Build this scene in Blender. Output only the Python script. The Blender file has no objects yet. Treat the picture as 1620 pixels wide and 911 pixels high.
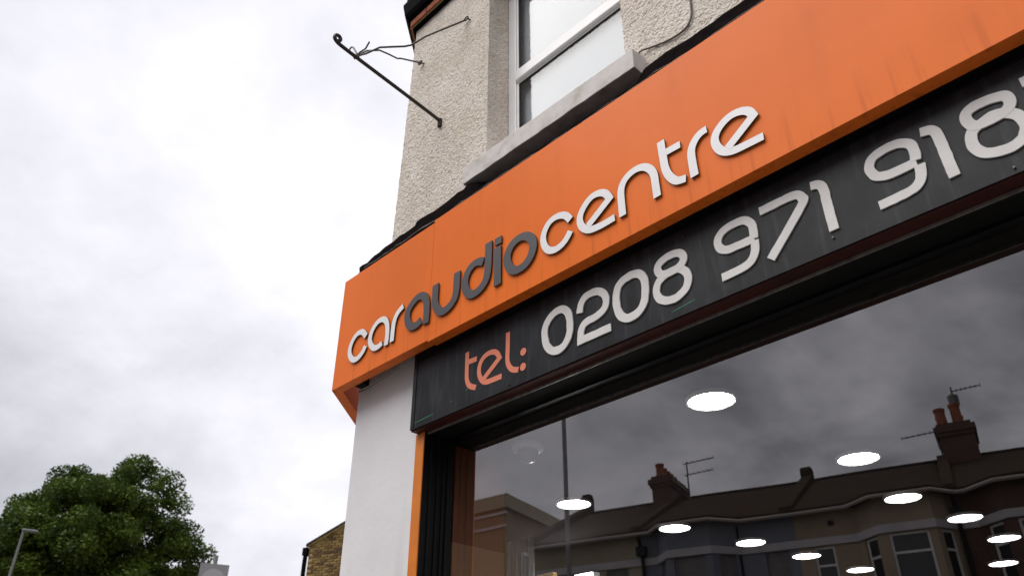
import bpy, bmesh, math, random
from mathutils import Vector, Matrix, noise
random.seed(7)
PI = math.pi
S = bpy.context.scene
COL = S.collection

# ------------------------------------------------------------------ camera
cam_d = bpy.data.cameras.new("camera"); cam = bpy.data.objects.new("camera", cam_d); COL.objects.link(cam)
YAW, PITCH = math.radians(45.994), math.radians(31.0865)
cam.location = (0, 0, 1.6)
cam.rotation_euler = (PI/2 + PITCH, 0, YAW)
cam_d.sensor_width = 36.0; cam_d.lens = 1255.1/1620*36
cam_d.clip_start = 0.05; cam_d.clip_end = 3000
cam_d.dof.use_dof = True; cam_d.dof.focus_distance = 4.0; cam_d.dof.aperture_fstop = 3.5
S.camera = cam
S.render.resolution_x, S.render.resolution_y = 1024, 575

# ------------------------------------------------------------------ light
SUN_EL, SUN_AZ = math.radians(60), math.radians(260)      # az counter-clockwise from +x
EXPOSURE = 1.1
S.view_settings.view_transform = 'Standard'; S.view_settings.look = 'None'
S.view_settings.gamma = 1.0; S.view_settings.exposure = EXPOSURE
S.view_settings.use_curve_mapping = False
sd = bpy.data.lights.new("sun", 'SUN'); sun = bpy.data.objects.new("sun", sd); COL.objects.link(sun)
sd.energy = 1.5; sd.angle = math.radians(54); sd.color = (1.0, 0.97, 0.93)
sdir = Vector((math.cos(SUN_AZ)*math.cos(SUN_EL), math.sin(SUN_AZ)*math.cos(SUN_EL), math.sin(SUN_EL)))
sun.rotation_euler = sdir.to_track_quat('Z', 'Y').to_euler()

WL0, WL1 = 0.265, 0.41
def world():
    w = bpy.data.worlds.new("World"); S.world = w; w.use_nodes = True
    nt = w.node_tree; nt.nodes.clear(); N = nt.nodes.new; L = nt.links.new
    out = N('ShaderNodeOutputWorld'); bg = N('ShaderNodeBackground'); bg.inputs[1].default_value = 0.1
    sky = N('ShaderNodeTexSky'); sky.sky_type = 'NISHITA'; sky.sun_disc = False
    sky.sun_elevation = SUN_EL; sky.sun_rotation = PI/2 - SUN_AZ
    tc = N('ShaderNodeTexCoord'); sep = N('ShaderNodeSeparateXYZ'); L(tc.outputs['Generated'], sep.inputs[0])
    def mth(op, a, b=None, clamp=False):
        n = N('ShaderNodeMath'); n.operation = op; n.use_clamp = clamp
        for i, v in enumerate((a, b)):
            if v is None: continue
            if isinstance(v, (int, float)): n.inputs[i].default_value = v
            else: L(v, n.inputs[i])
        return n.outputs[0]
    zc = mth('MAXIMUM', sep.outputs[2], 0.0); zz = mth('ADD', zc, 0.38)
    cmb = N('ShaderNodeCombineXYZ'); L(mth('DIVIDE', sep.outputs[0], zz), cmb.inputs[0]); L(mth('DIVIDE', sep.outputs[1], zz), cmb.inputs[1])
    def nz(scale, detail, rough, off, dist=0.0):
        mp = N('ShaderNodeMapping'); mp.inputs['Location'].default_value = off; L(cmb.outputs[0], mp.inputs[0])
        n = N('ShaderNodeTexNoise'); n.inputs['Scale'].default_value = scale; n.inputs['Detail'].default_value = detail
        n.inputs['Roughness'].default_value = rough; n.inputs['Distortion'].default_value = dist; L(mp.outputs[0], n.inputs[0]); return n.outputs[0]
    big = nz(0.9, 3, 0.5, (3.1, 1.7, 0), 0.4); mid = nz(2.6, 5, 0.55, (0.4, 5.2, 0), 0.3); fin = nz(7, 5, 0.6, (2.4, 2.2, 0))
    # the cloud sheet is thinnest (brightest) towards GLOW and thickest on the far side of the sky
    def dot(v):
        vm = N('ShaderNodeVectorMath'); vm.operation = 'DOT_PRODUCT'; L(tc.outputs['Generated'], vm.inputs[0]); vm.inputs[1].default_value = v; return vm.outputs['Value']
    g = Vector((math.cos(math.radians(138))*0.75, math.sin(math.radians(138))*0.75, 0.50)).normalized()
    mr = N('ShaderNodeMapRange'); mr.interpolation_type = 'SMOOTHSTEP'
    L(dot(g), mr.inputs[0]); mr.inputs[1].default_value = 0.80; mr.inputs[2].default_value = 0.99; mr.inputs[3].default_value = WL0; mr.inputs[4].default_value = WL1
    amp = mth('ADD', mth('MULTIPLY', mth('MAXIMUM', dot((0.1, -0.995, 0)), 0.0), 1.15), 0.72)      # thicker, more broken cloud on the street side
    v = mth('ADD', mr.outputs[0], mth('MULTIPLY', mth('SUBTRACT', big, 0.5), 0.34))
    v = mth('ADD', v, mth('MULTIPLY', mth('MULTIPLY', mth('SUBTRACT', mid, 0.5), 0.46), amp))
    v = mth('ADD', v, mth('MULTIPLY', mth('SUBTRACT', fin, 0.5), 0.16))
    v = mth('ADD', v, mth('MULTIPLY', dot((math.cos(math.radians(150)), math.sin(math.radians(150)), 0)), 0.10))
    v = mth('MULTIPLY', v, mth('ADD', mth('MULTIPLY', zc, 0.28), 0.90))
    v = mth('MAXIMUM', v, 0.12)
    tint = N('ShaderNodeMix'); tint.data_type = 'RGBA'; L(mth('MULTIPLY', v, 0.9, True), tint.inputs['Factor'])
    tint.inputs[6].default_value = (0.90, 0.89, 0.97, 1); tint.inputs[7].default_value = (0.945, 0.935, 0.985, 1)
    vs = N('ShaderNodeVectorMath'); vs.operation = 'SCALE'; L(tint.outputs[2], vs.inputs[0]); L(mth('MULTIPLY', v, 10.0), vs.inputs['Scale'])
    mx = N('ShaderNodeMix'); mx.data_type = 'RGBA'; mx.inputs['Factor'].default_value = 0.96
    L(sky.outputs[0], mx.inputs[6]); L(vs.outputs[0], mx.inputs[7])
    L(mx.outputs[2], bg.inputs[0]); L(bg.outputs[0], out.inputs[0])



world()

# ------------------------------------------------------------------ helpers
class MB:
    """collects quads and polygons; build() links them as ONE mesh object"""
    def __init__(s): s.v = []; s.f = []
    def add(s, vs, fs):
        o = len(s.v); s.v += [tuple(p) for p in vs]; s.f += [tuple(i+o for i in f) for f in fs]; return s
    def box(s, x0, x1, y0, y1, z0, z1):
        return s.add([(x0,y0,z0),(x1,y0,z0),(x1,y1,z0),(x0,y1,z0),(x0,y0,z1),(x1,y0,z1),(x1,y1,z1),(x0,y1,z1)],
                     [(3,2,1,0),(4,5,6,7),(0,1,5,4),(1,2,6,5),(2,3,7,6),(3,0,4,7)])
    def obox(s, O, X, Y, Z):
        """box from corner O with edge vectors X, Y, Z"""
        O, X, Y, Z = map(Vector, (O, X, Y, Z)); p = [O, O+X, O+X+Y, O+Y]; p += [q+Z for q in p]
        return s.add(p, [(3,2,1,0),(4,5,6,7),(0,1,5,4),(1,2,6,5),(2,3,7,6),(3,0,4,7)])
    def prism(s, poly, z0, z1):
        n = len(poly)
        return s.add([(x,y,z0) for x,y in poly]+[(x,y,z1) for x,y in poly],
                     [tuple(range(n-1,-1,-1)), tuple(range(n,2*n))]+[(i,(i+1)%n,n+(i+1)%n,n+i) for i in range(n)])
    def sweep(s, prof, path):
        """profile list of (out, z); path list of (x, y, nx, ny): extrudes the closed profile along the path"""
        n = len(prof); o = []
        for (x,y,nx,ny) in path: o += [(x+nx*a, y+ny*a, z) for a,z in prof]
        f = []
        for k in range(len(path)-1):
            for i in range(n): f.append((k*n+i, k*n+(i+1)%n, (k+1)*n+(i+1)%n, (k+1)*n+i))
        f += [tuple(range(n-1,-1,-1)), tuple(range((len(path)-1)*n, len(path)*n))]
        return s.add(o, f)
    def tube(s, pts, r, n=8, caps=True):
        pts = [Vector(p) for p in pts]; rr = r if isinstance(r, (list, tuple)) else [r]*len(pts)
        o = []; up = None
        for i, p in enumerate(pts):
            t = (pts[min(i+1,len(pts)-1)] - pts[max(i-1,0)]).normalized()
            if up is None: up = t.orthogonal().normalized()
            up = (up - t*up.dot(t)).normalized(); w = t.cross(up)
            for k in range(n):
                a = 2*PI*k/n; o.append(p + (up*math.cos(a) + w*math.sin(a))*rr[i])
        f = [(k*n+i, k*n+(i+1)%n, (k+1)*n+(i+1)%n, (k+1)*n+i) for k in range(len(pts)-1) for i in range(n)]
        if caps: f += [tuple(range(n-1,-1,-1)), tuple(range((len(pts)-1)*n, len(pts)*n))]
        return s.add(o, f)
    def lathe(s, prof, c, n=24, ring=False):
        """prof (r, z) rotated about the vertical through c"""
        o = [(c[0]+r*math.cos(2*PI*k/n), c[1]+r*math.sin(2*PI*k/n), c[2]+z) for r,z in prof for k in range(n)]
        f = [(j*n+k, j*n+(k+1)%n, (j+1)*n+(k+1)%n, (j+1)*n+k) for j in range(len(prof)-1) for k in range(n)]
        if ring: f += [((len(prof)-1)*n+k, (len(prof)-1)*n+(k+1)%n, (k+1)%n, k) for k in range(n)]
        else: f += [tuple(range(n-1,-1,-1)), tuple(range((len(prof)-1)*n, len(prof)*n))]
        return s.add(o, f)
    def mesh(s, name, m, smooth=False, recalc=True):
        me = bpy.data.meshes.new(name); me.from_pydata(s.v, [], s.f); me.update()
        if recalc:
            b = bmesh.new(); b.from_mesh(me); bmesh.ops.recalc_face_normals(b, faces=b.faces); b.to_mesh(me); b.free()
        if m: me.materials.append(m)
        if smooth: me.shade_smooth()
        return me
    def build(s, name, m, parent=None, smooth=False, bevel=0, recalc=True):
        o = bpy.data.objects.new(name, s.mesh(name, m, smooth, recalc)); COL.objects.link(o)
        if parent: o.parent = parent
        if bevel:
            b = o.modifiers.new('bevel', 'BEVEL'); b.width = bevel; b.segments = 2; b.limit_method = 'ANGLE'
        return o
def tag(o, label=None, cat=None, group=None, kind=None):
    if label: o['label'] = label
    if cat: o['category'] = cat
    if group: o['group'] = group
    if kind: o['kind'] = kind
    return o
def thing(name, label, cat, loc=(0,0,0), rz=0, group=None):
    o = bpy.data.objects.new(name, None); COL.objects.link(o); o.location = loc; o.rotation_euler = (0,0,rz); o.empty_display_size = .2
    tag(o, label, cat, group)
    bpy.context.view_layer.update()
    return o
class Off:
    """a builder whose parts are given in world coordinates though their thing has its own origin"""
    def __init__(s, root): s.r = root
    def __call__(s, mb, name, m, parent=None, **k):
        inv = s.r.matrix_world.inverted() if parent is None else None
        base = Vector(s.r.location)
        mb.v = [tuple(Vector(p)-base) for p in mb.v]
        return mb.build(name, m, parent or s.r, **k)

# ------------------------------------------------------------------ materials
def mat(name, base, rough=0.6, spec=0.5, metal=0.0, var=0.0, vscale=6.0, vcol=None, bump=0.0, bscale=60.0, bdist=0.002,
        streak=0.0, scol=(0.1,0.05,0.03), sscale=(14,14,0.8), coat=0.0, coord='Object', emit=None, estr=1.0, detail=6):
    m = bpy.data.materials.new(name); m.use_nodes = True; nt = m.node_tree; N = nt.nodes.new; L = nt.links.new
    p = nt.nodes['Principled BSDF']; p.inputs['Roughness'].default_value = rough; p.inputs['Metallic'].default_value = metal
    p.inputs['Specular IOR Level'].default_value = spec; p.inputs['Coat Weight'].default_value = coat
    p.inputs['Base Color'].default_value = (*base, 1)
    tc = N('ShaderNodeTexCoord').outputs[coord]
    def noise_(scale, det=detail, rg=0.6, vec=None):
        n = N('ShaderNodeTexNoise'); n.inputs['Scale'].default_value = scale; n.inputs['Detail'].default_value = det; n.inputs['Roughness'].default_value = rg
        L(vec or tc, n.inputs['Vector']); return n.outputs[0]
    def mix(f, a, b):
        x = N('ShaderNodeMix'); x.data_type = 'RGBA'; L(f, x.inputs['Factor'])
        for i, q in ((6, a), (7, b)):
            if isinstance(q, tuple): x.inputs[i].default_value = (*q[:3], 1)
            else: L(q, x.inputs[i])
        return x.outputs[2]
    def ramp(f, a, b, lo=0.0, hi=1.0):
        r = N('ShaderNodeMapRange'); L(f, r.inputs[0]); r.inputs[1].default_value = a; r.inputs[2].default_value = b; r.inputs[3].default_value = lo; r.inputs[4].default_value = hi; return r.outputs[0]
    c = tuple(base)
    if var:
        d = vcol or tuple(x*(1-var) for x in base)
        c = mix(ramp(noise_(vscale), 0.35, 0.7), c, d)
    if streak:
        mp = N('ShaderNodeMapping'); mp.inputs['Scale'].default_value = sscale; L(tc, mp.inputs[0])
        c = mix(ramp(noise_(1.0, 4, 0.55, mp.outputs[0]), 0.52, 0.78, 0, streak), c, scol)
    if not isinstance(c, tuple): L(c, p.inputs['Base Color'])
    if bump:
        b = N('ShaderNodeBump'); b.inputs['Strength'].default_value = bump; b.inputs['Distance'].default_value = bdist
        L(noise_(bscale), b.inputs['Height']); L(b.outputs[0], p.inputs['Normal'])
    if emit:
        p.inputs['Emission Color'].default_value = (*emit, 1); p.inputs['Emission Strength'].default_value = estr
    m['mixers'] = 0
    return m
def mats():
    M = {}
    M['orange'] = mat('orange_panel', (0.90,0.190,0.027), rough=0.33, spec=0.10, var=0.14, vscale=1.1, streak=0.13, scol=(0.45,0.085,0.018), sscale=(6.5,6.5,0.6), coat=0.0, bump=0.05, bscale=3, bdist=0.01)
    nt = M['orange'].node_tree; N = nt.nodes.new; L = nt.links.new; p = nt.nodes['Principled BSDF']
    tc = N('ShaderNodeTexCoord').outputs['Object']; sp = N('ShaderNodeSeparateXYZ'); L(tc, sp.inputs[0])
    mp = N('ShaderNodeMapping'); mp.inputs['Scale'].default_value = (24,24,1.3); L(tc, mp.inputs[0])
    no = N('ShaderNodeTexNoise'); no.inputs['Scale'].default_value = 1; no.inputs['Detail'].default_value = 4; L(mp.outputs[0], no.inputs['Vector'])
    r1 = N('ShaderNodeMapRange'); L(no.outputs[0], r1.inputs[0]); r1.inputs[1].default_value = .52; r1.inputs[2].default_value = .72; r1.inputs[3].default_value = 0; r1.inputs[4].default_value = .42
    r2 = N('ShaderNodeMapRange'); L(sp.outputs[2], r2.inputs[0]); r2.inputs[1].default_value = .22; r2.inputs[2].default_value = .0; r2.inputs[3].default_value = 0; r2.inputs[4].default_value = 1
    ml = N('ShaderNodeMath'); ml.operation = 'MULTIPLY'; L(r1.outputs[0], ml.inputs[0]); L(r2.outputs[0], ml.inputs[1])
    mx = N('ShaderNodeMix'); mx.data_type = 'RGBA'; L(ml.outputs[0], mx.inputs['Factor']); src = p.inputs['Base Color'].links[0].from_socket; L(src, mx.inputs[6]); mx.inputs[7].default_value = (.33,.055,.012,1); L(mx.outputs[2], p.inputs['Base Color'])
    M['orange_strip'] = mat('orange_paint', (0.72,0.20,0.015), rough=0.5, var=0.15, vscale=9, bump=.2, bscale=25)
    M['orange_dim'] = mat('orange_jamb', (0.30,0.085,0.018), rough=0.5, var=0.2)
    M['white_letter'] = mat('white_acrylic', (0.85,0.83,0.84), rough=0.4, var=0.06, vscale=20)
    M['grey_letter'] = mat('grey_acrylic', (0.060,0.052,0.058), rough=0.42, var=0.12, vscale=14)
    M['letter_edge'] = mat('letter_edge', (0.05,0.03,0.03), rough=0.7)
    M['blackboard'] = mat('black_sign_paint', (0.005,0.0055,0.007), rough=0.45, spec=0.22, var=1, vcol=(0.020,0.021,0.025), vscale=5.5, streak=0.7, scol=(0.050,0.052,0.06), sscale=(26,26,3.2), bump=0.25, bscale=30, bdist=.002)
    M['numeral'] = mat('cream_board', (0.76,0.735,0.72), rough=0.6, var=0.12, vscale=12)
    M['pink'] = mat('coral_vinyl', (0.78,0.225,0.125), rough=0.55, var=0.1, vscale=14)
    M['white_wall'] = mat('white_masonry_paint', (0.80,0.78,0.795), rough=0.75, var=0.09, vscale=2.2, streak=0.30, scol=(0.50,0.46,0.43), sscale=(5,5,1.6), bump=0.25, bscale=35, bdist=.004)
    M['sill'] = mat('sill_paint', (0.70,0.66,0.645), rough=0.75, var=0.25, vcol=(0.56,0.52,0.48), vscale=9, bump=0.4, bscale=40, bdist=.004, streak=.4, scol=(.22,.18,.13), sscale=(9,9,9))
    M['flash'] = mat('lead_flashing', (0.006,0.005,0.006), rough=1.0, spec=0.0, var=1, vcol=(0.014,0.010,0.009), vscale=12, bump=.6, bscale=18, bdist=.01)
    M['edge_metal'] = mat('bare_metal_edge', (0.45,0.42,0.40), rough=0.4, metal=0.6, var=.5, vscale=30)
    M['black'] = mat('black_frame', (0.005,0.005,0.007), rough=0.45, spec=0.2, var=0.3)
    M['black_matt'] = mat('black_matt', (0.005,0.005,0.005), rough=0.8, spec=0.2)
    M['redboard'] = mat('dark_red_board', (0.065,0.009,0.006), rough=0.6, spec=0.3, var=0.6, vscale=5)
    M['brownframe'] = mat('brown_frame', (0.10,0.075,0.045), rough=0.5, var=.3)
    M['upvc'] = mat('white_upvc', (0.86,0.86,0.86), rough=0.3, var=0.06, vscale=8)
    M['gasket'] = mat('rubber_seal', (0.03,0.03,0.03), rough=0.6)
    M['iron'] = mat('wrought_iron', (0.012,0.011,0.012), rough=0.5, spec=.5, var=0.4, vcol=(0.05,0.03,0.02), vscale=40, bump=.3, bscale=120, bdist=.001)
    M['rust'] = mat('rusty_iron', (0.05,0.03,0.02), rough=0.8, var=.5, vscale=60)
    M['gutter'] = mat('black_gutter', (0.004,0.004,0.005), rough=0.8, spec=0.05)
    M['red_brick'] = mat('terracotta_brick', (0.40,0.10,0.04), rough=0.85, var=0.4, vscale=16, bump=.5, bscale=60)
    M['cable'] = mat('grey_cable', (0.16,0.13,0.11), rough=0.7, var=.4, vscale=30)
    M['paper'] = mat('white_paper', (0.52,0.535,0.585), rough=0.8, var=0.05, vscale=2.5)
    M['green'] = mat('green_paint_mark', (0.03,0.35,0.14), rough=.6, var=.7, vcol=(.02,.05,.04), vscale=60)
    M['screw'] = mat('screw_head', (0.10,0.10,0.105), rough=.35, metal=.8)
    M['ceiling'] = mat('shop_ceiling_paint', (0.03,0.028,0.028), rough=1.0, spec=0.0, var=.05)
    M['inwall'] = mat('shop_wall_paint', (0.20,0.19,0.19), rough=0.9, var=.1)
    M['infloor'] = mat('shop_floor', (0.12,0.11,0.10), rough=0.5, var=.2)
    M['curtain'] = mat('white_curtain', (0.85,0.83,0.80), rough=0.9, var=.1)
    M['tan'] = mat('tan_board', (0.50,0.26,0.14), rough=.7, var=.1)
    M['yellow'] = mat('yellow_board', (0.55,0.36,0.10), rough=.7, var=.2)
    M['olive'] = mat('olive_trim', (0.22,0.18,0.05), rough=.6)
    M['cctv'] = mat('camera_plastic', (0.55,0.56,0.60), rough=.7, spec=.2)
    M['cctv_dome'] = mat('smoked_dome', (0.10,0.11,0.13), rough=.35, spec=.3)
    M['led'] = mat('lit_diffuser', (0.9,0.9,0.9), emit=(1.0,1.0,1.0), estr=20.0)
    M['led_rim'] = mat('light_rim', (0.7,0.7,0.7), rough=.4)
    # roughcast
    m = mat('roughcast', (0.90,0.825,0.75), rough=0.95, spec=.1, var=0.16, vcol=(0.76,0.67,0.57), vscale=3.2, streak=.35, scol=(.52,.45,.37), sscale=(5,5,1.2))
    nt = m.node_tree; N = nt.nodes.new; L = nt.links.new; p = nt.nodes['Principled BSDF']
    tc = N('ShaderNodeTexCoord').outputs['Object']
    n1 = N('ShaderNodeTexNoise'); n1.inputs['Scale'].default_value = 75; n1.inputs['Detail'].default_value = 5; n1.inputs['Roughness'].default_value = .7; L(tc, n1.inputs['Vector'])
    vo = N('ShaderNodeTexVoronoi'); vo.inputs['Scale'].default_value = 85; L(tc, vo.inputs['Vector'])
    n2 = N('ShaderNodeTexNoise'); n2.inputs['Scale'].default_value = 8; n2.inputs['Detail'].default_value = 3; L(tc, n2.inputs['Vector'])
    a = N('ShaderNodeMath'); a.operation = 'MULTIPLY_ADD'; L(vo.outputs['Distance'], a.inputs[0]); a.inputs[1].default_value = -0.75; L(n1.outputs[0], a.inputs[2])
    b = N('ShaderNodeBump'); b.inputs['Strength'].default_value = 0.85; b.inputs['Distance'].default_value = 0.0075; L(a.outputs[0], b.inputs['Height']); L(b.outputs[0], p.inputs['Normal'])
    # darker colour in the pits between the pebbles
    r = N('ShaderNodeMapRange'); L(a.outputs[0], r.inputs[0]); r.inputs[1].default_value = 0.10; r.inputs[2].default_value = -0.12; r.inputs[3].default_value = 0; r.inputs[4].default_value = .45
    mx = N('ShaderNodeMix'); mx.data_type = 'RGBA'; L(r.outputs[0], mx.inputs['Factor']); mx.inputs[7].default_value = (.26,.20,.15,1)
    src = p.inputs['Base Color'].links[0].from_socket; L(src, mx.inputs[6]); L(mx.outputs[2], p.inputs['Base Color'])
    M['roughcast'] = m
    # window glass: single sheets that reflect by angle and let the rest through
    def glass(name, r0, tint, wob, rough=0.0, refl=(1,1,1)):
        m = bpy.data.materials.new(name); m.use_nodes = True; nt = m.node_tree; nt.nodes.clear(); N = nt.nodes.new; L = nt.links.new
        out = N('ShaderNodeOutputMaterial'); g = N('ShaderNodeBsdfGlossy'); g.inputs['Roughness'].default_value = rough; g.inputs['Color'].default_value = (*refl, 1)
        t = N('ShaderNodeBsdfTransparent'); t.inputs[0].default_value = (*tint, 1)
        ge = N('ShaderNodeNewGeometry'); d = N('ShaderNodeVectorMath'); d.operation = 'DOT_PRODUCT'; L(ge.outputs['Incoming'], d.inputs[0]); L(ge.outputs['Normal'], d.inputs[1])
        def mt(op, a, b=None, cl=False):
            n = N('ShaderNodeMath'); n.operation = op; n.use_clamp = cl
            for i, v in enumerate((a, b)):
                if v is None: continue
                if isinstance(v, (int, float)): n.inputs[i].default_value = v
                else: L(v, n.inputs[i])
            return n.outputs[0]
        c = mt('SUBTRACT', 1.0, mt('ABSOLUTE', d.outputs['Value']), True)
        R = mt('ADD', mt('MULTIPLY', mt('POWER', c, 5.0), 1-r0), r0, True)
        tc = N('ShaderNodeTexCoord'); no = N('ShaderNodeTexNoise'); no.inputs['Scale'].default_value = 1.1; no.inputs['Detail'].default_value = 1; L(tc.outputs['Object'], no.inputs['Vector'])
        bp = N('ShaderNodeBump'); bp.inputs['Strength'].default_value = 1.0; bp.inputs['Distance'].default_value = wob; L(no.outputs[0], bp.inputs['Height']); L(bp.outputs[0], g.inputs['Normal'])
        mx = N('ShaderNodeMixShader'); L(R, mx.inputs[0]); L(t.outputs[0], mx.inputs[1]); L(g.outputs[0], mx.inputs[2]); L(mx.outputs[0], out.inputs[0])
        return m
    M['shop_glass'] = glass('shop_glass', 0.31, (0.84,0.82,0.81), 0.0008, refl=(1.0,0.965,0.94))
    M['upper_glass'] = glass('upper_glass', 0.03, (0.94,0.95,0.95), 0.0008)
    # far things
    M['blue_render'] = mat('blue_grey_render', (0.15,0.165,0.20), rough=.9, var=.15, vscale=1.5)
    M['cream_render'] = mat('tan_render', (0.28,0.22,0.16), rough=.9, var=.2, vscale=1.2)
    M['yellow_render'] = mat('cream_render', (0.30,0.27,0.20), rough=.9, var=.3, vcol=(.25,.2,.13), vscale=.9)
    M['gutter_far'] = mat('painted_gutter', (0.24,0.21,0.19), rough=.7)
    M['band'] = mat('white_band', (0.42,0.40,0.42), rough=.8, var=.2, vscale=2)
    M['dark_pane'] = mat('dark_window_pane', (0.02,0.022,0.025), rough=.08, spec=.6)
    M['dark_blind'] = mat('grey_blind', (0.16,0.15,0.15), rough=.8, var=.3, vscale=4)
    M['old_frame'] = mat('painted_window_frame', (0.60,0.60,0.58), rough=.5, var=.15)
    M['slate'] = mat('roof_tile', (0.032,0.027,0.024), rough=1, spec=0, var=.45, vcol=(.045,.032,.026), vscale=1.5, bump=.5, bscale=9, bdist=.03)
    M['stone'] = mat('old_parapet', (0.05,0.038,0.030), rough=1, spec=0, var=.4, vscale=3)
    M['pot'] = mat('clay_chimney_pot', (0.26,0.075,0.035), rough=.8, var=.4, vscale=8)
    M['aerial'] = mat('aerial_metal', (0.10,0.10,0.10), rough=.5, metal=.4)
    M['post'] = mat('galvanised_post', (0.20,0.20,0.20), rough=.55, metal=.2, var=.2)
    M['post_light'] = mat('pale_grey_post', (0.22,0.22,0.225), rough=.5, var=.2)
    M['sign_back'] = mat('sign_back_grey', (0.30,0.30,0.32), rough=.6, var=.1)
    M['sign_disc'] = mat('sign_disc_grey', (0.42,0.42,0.44), rough=.5)
    M['asphalt'] = mat('asphalt', (0.05,0.05,0.052), rough=.9, var=.3, vscale=1.5, bump=.4, bscale=90)
    M['paving'] = mat('paving', (0.20,0.19,0.175), rough=.9, var=.3, vscale=1.2, bump=.3, bscale=20)
    M['paint_line'] = mat('road_paint', (0.75,0.75,0.72), rough=.7, var=.2, vscale=9)
    M['bark'] = mat('bark', (0.045,0.035,0.025), rough=.95, var=.4, vscale=5, bump=.6, bscale=12, bdist=.02)
    # brickwork for surfaces whose bricks are too small to pick apart
    def brick(name, c1, c2, mo, coord='Object'):
        m = mat(name, c1, rough=.9); nt = m.node_tree; N = nt.nodes.new; L = nt.links.new; p = nt.nodes['Principled BSDF']
        g = N('ShaderNodeTexCoord'); sp = N('ShaderNodeSeparateXYZ'); L(g.outputs[coord], sp.inputs[0])
        ad = N('ShaderNodeMath'); ad.operation = 'ADD'; L(sp.outputs[0], ad.inputs[0]); L(sp.outputs[1], ad.inputs[1])
        cb = N('ShaderNodeCombineXYZ'); L(ad.outputs[0], cb.inputs[0]); L(sp.outputs[2], cb.inputs[1])
        b = N('ShaderNodeTexBrick'); b.inputs['Scale'].default_value = 1; b.inputs['Brick Width'].default_value = .225; b.inputs['Row Height'].default_value = .075
        b.inputs['Mortar Size'].default_value = .008; b.inputs['Color1'].default_value = (*c1,1); b.inputs['Color2'].default_value = (*c2,1); b.inputs['Mortar'].default_value = (*mo,1)
        L(cb.outputs[0], b.inputs['Vector']); L(b.outputs[0], p.inputs['Base Color']); return m
    M['house_brick'] = brick('dark_red_brickwork', (.085,.035,.025), (.06,.025,.02), (.07,.06,.05))
    M['flat_brick'] = brick('brown_brickwork', (.22,.13,.07), (.17,.10,.055), (.2,.17,.13))
    M['stock_wall'] = brick('yellow_stock_brickwork', (.17,.105,.035), (.10,.06,.025), (.36,.25,.10))
    M['mortar'] = mat('pale_mortar', (.62,.47,.21), rough=.95, var=.2, vscale=4)
    M['stock'] = [mat('stock_brick_%d' % i, c, rough=.9, var=.35, vscale=9) for i, c in enumerate([(.25,.155,.05),(.15,.085,.032),(.085,.048,.024),(.32,.21,.075)])]
    # leaves
    m = bpy.data.materials.new('oak_leaf'); m.use_nodes = True; nt = m.node_tree; N = nt.nodes.new; L = nt.links.new; p = nt.nodes['Principled BSDF']
    p.inputs['Roughness'].default_value = .6; p.inputs['Specular IOR Level'].default_value = .25
    tc = N('ShaderNodeTexCoord'); no = N('ShaderNodeTexNoise'); no.inputs['Scale'].default_value = 1.3; no.inputs['Detail'].default_value = 4; L(tc.outputs['Object'], no.inputs['Vector'])
    r = N('ShaderNodeValToRGB'); L(no.outputs[0], r.inputs[0]); r.color_ramp.elements[0].position = .36; r.color_ramp.elements[0].color = (.030,.050,.006,1); r.color_ramp.elements[1].position = .68; r.color_ramp.elements[1].color = (.125,.180,.016,1)
    L(r.outputs[0], p.inputs['Base Color'])
    tr = N('ShaderNodeBsdfTranslucent'); tr.inputs[0].default_value = (.06,.12,.02,1); mx = N('ShaderNodeMixShader'); mx.inputs[0].default_value = .18
    L(p.outputs[0], mx.inputs[1]); L(tr.outputs[0], mx.inputs[2]); L(mx.outputs[0], nt.nodes['Material Output'].inputs[0]); M['leaf'] = m
    return M
M = mats()

# ------------------------------------------------------------------ ground
ang = math.radians(-16.05)
TO = Vector((0, 5.48-24, 0)); TE = Vector((math.cos(ang), math.sin(ang), 0)); TN = Vector((-math.sin(ang), math.cos(ang), 0))
def tw(s, d, z=0.0): return TO + TE*s + TN*d + Vector((0,0,z))
def sheet(name, pts, m, top, depth=None):
    mb = MB(); n = len(pts)
    if depth: mb.prism([(p[0], p[1]) for p in pts], top-depth, top)
    else: mb.add([(p[0], p[1], top) for p in pts], [tuple(range(n))])
    return tag(mb.build(name, m), kind='structure')
sheet('ground', [(-900,-900),(900,-900),(900,900),(-900,900)], M['paving'], -0.16)
a0, a1 = tw(-70, 3.2), tw(70, 3.2)
sheet('road', [(-75,-1.3),(75,-1.3),(a1.x,a1.y),(a0.x,a0.y)][::1], M['asphalt'], -0.13)
sheet('pavement', [(-4.6,2.55),(-30,31),(-36,31),(-9,-1.2),(60,-1.2),(60,2.55)], M['paving'], 0.0, .15)
b0, b1 = tw(-70, 0.0), tw(70, 0.0)
sheet('pavement_opposite', [b0, b1, a1, a0], M['paving'], 0.0, .15)
for i in range(-8, 9):
    c = Vector((i*6.0, -1.3, 0)).lerp(tw(i*6.0, 3.2), .5)
    d = (Vector((1,0,0))+TE).normalized(); nn = Vector((-d.y, d.x, 0))
    sheet('road_marking', [c-d*2-nn*.05, c+d*2-nn*.05, c+d*2+nn*.05, c-d*2+nn*.05], M['paint_line'], -0.125)

# ------------------------------------------------------------------ the shop building
SD = Vector((-0.658, 0.753, 0))                      # the side wall runs back this way
SNX, SNY = -0.753, -0.658                            # and faces this way
bld = thing('shop_building', 'cream roughcast corner building above the orange shop sign', 'building', (-1.0, 2.72, 0)); P = Off(bld)
def mitre(x, y, o):
    """path of a moulding that projects o: far end of side wall, corner, right end of front"""
    k = o*0.455
    return (x-k, y-o)
def corner_path(x, y, right=1.8, side=17.0):
    # (x, y, nx, ny): at the corner the outward offset is stretched along the mitre
    return [(right, y, 0, -1), (x, y, -0.455, -1.0), (x+SD.x*side, y+SD.y*side, SNX, SNY)]

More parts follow.
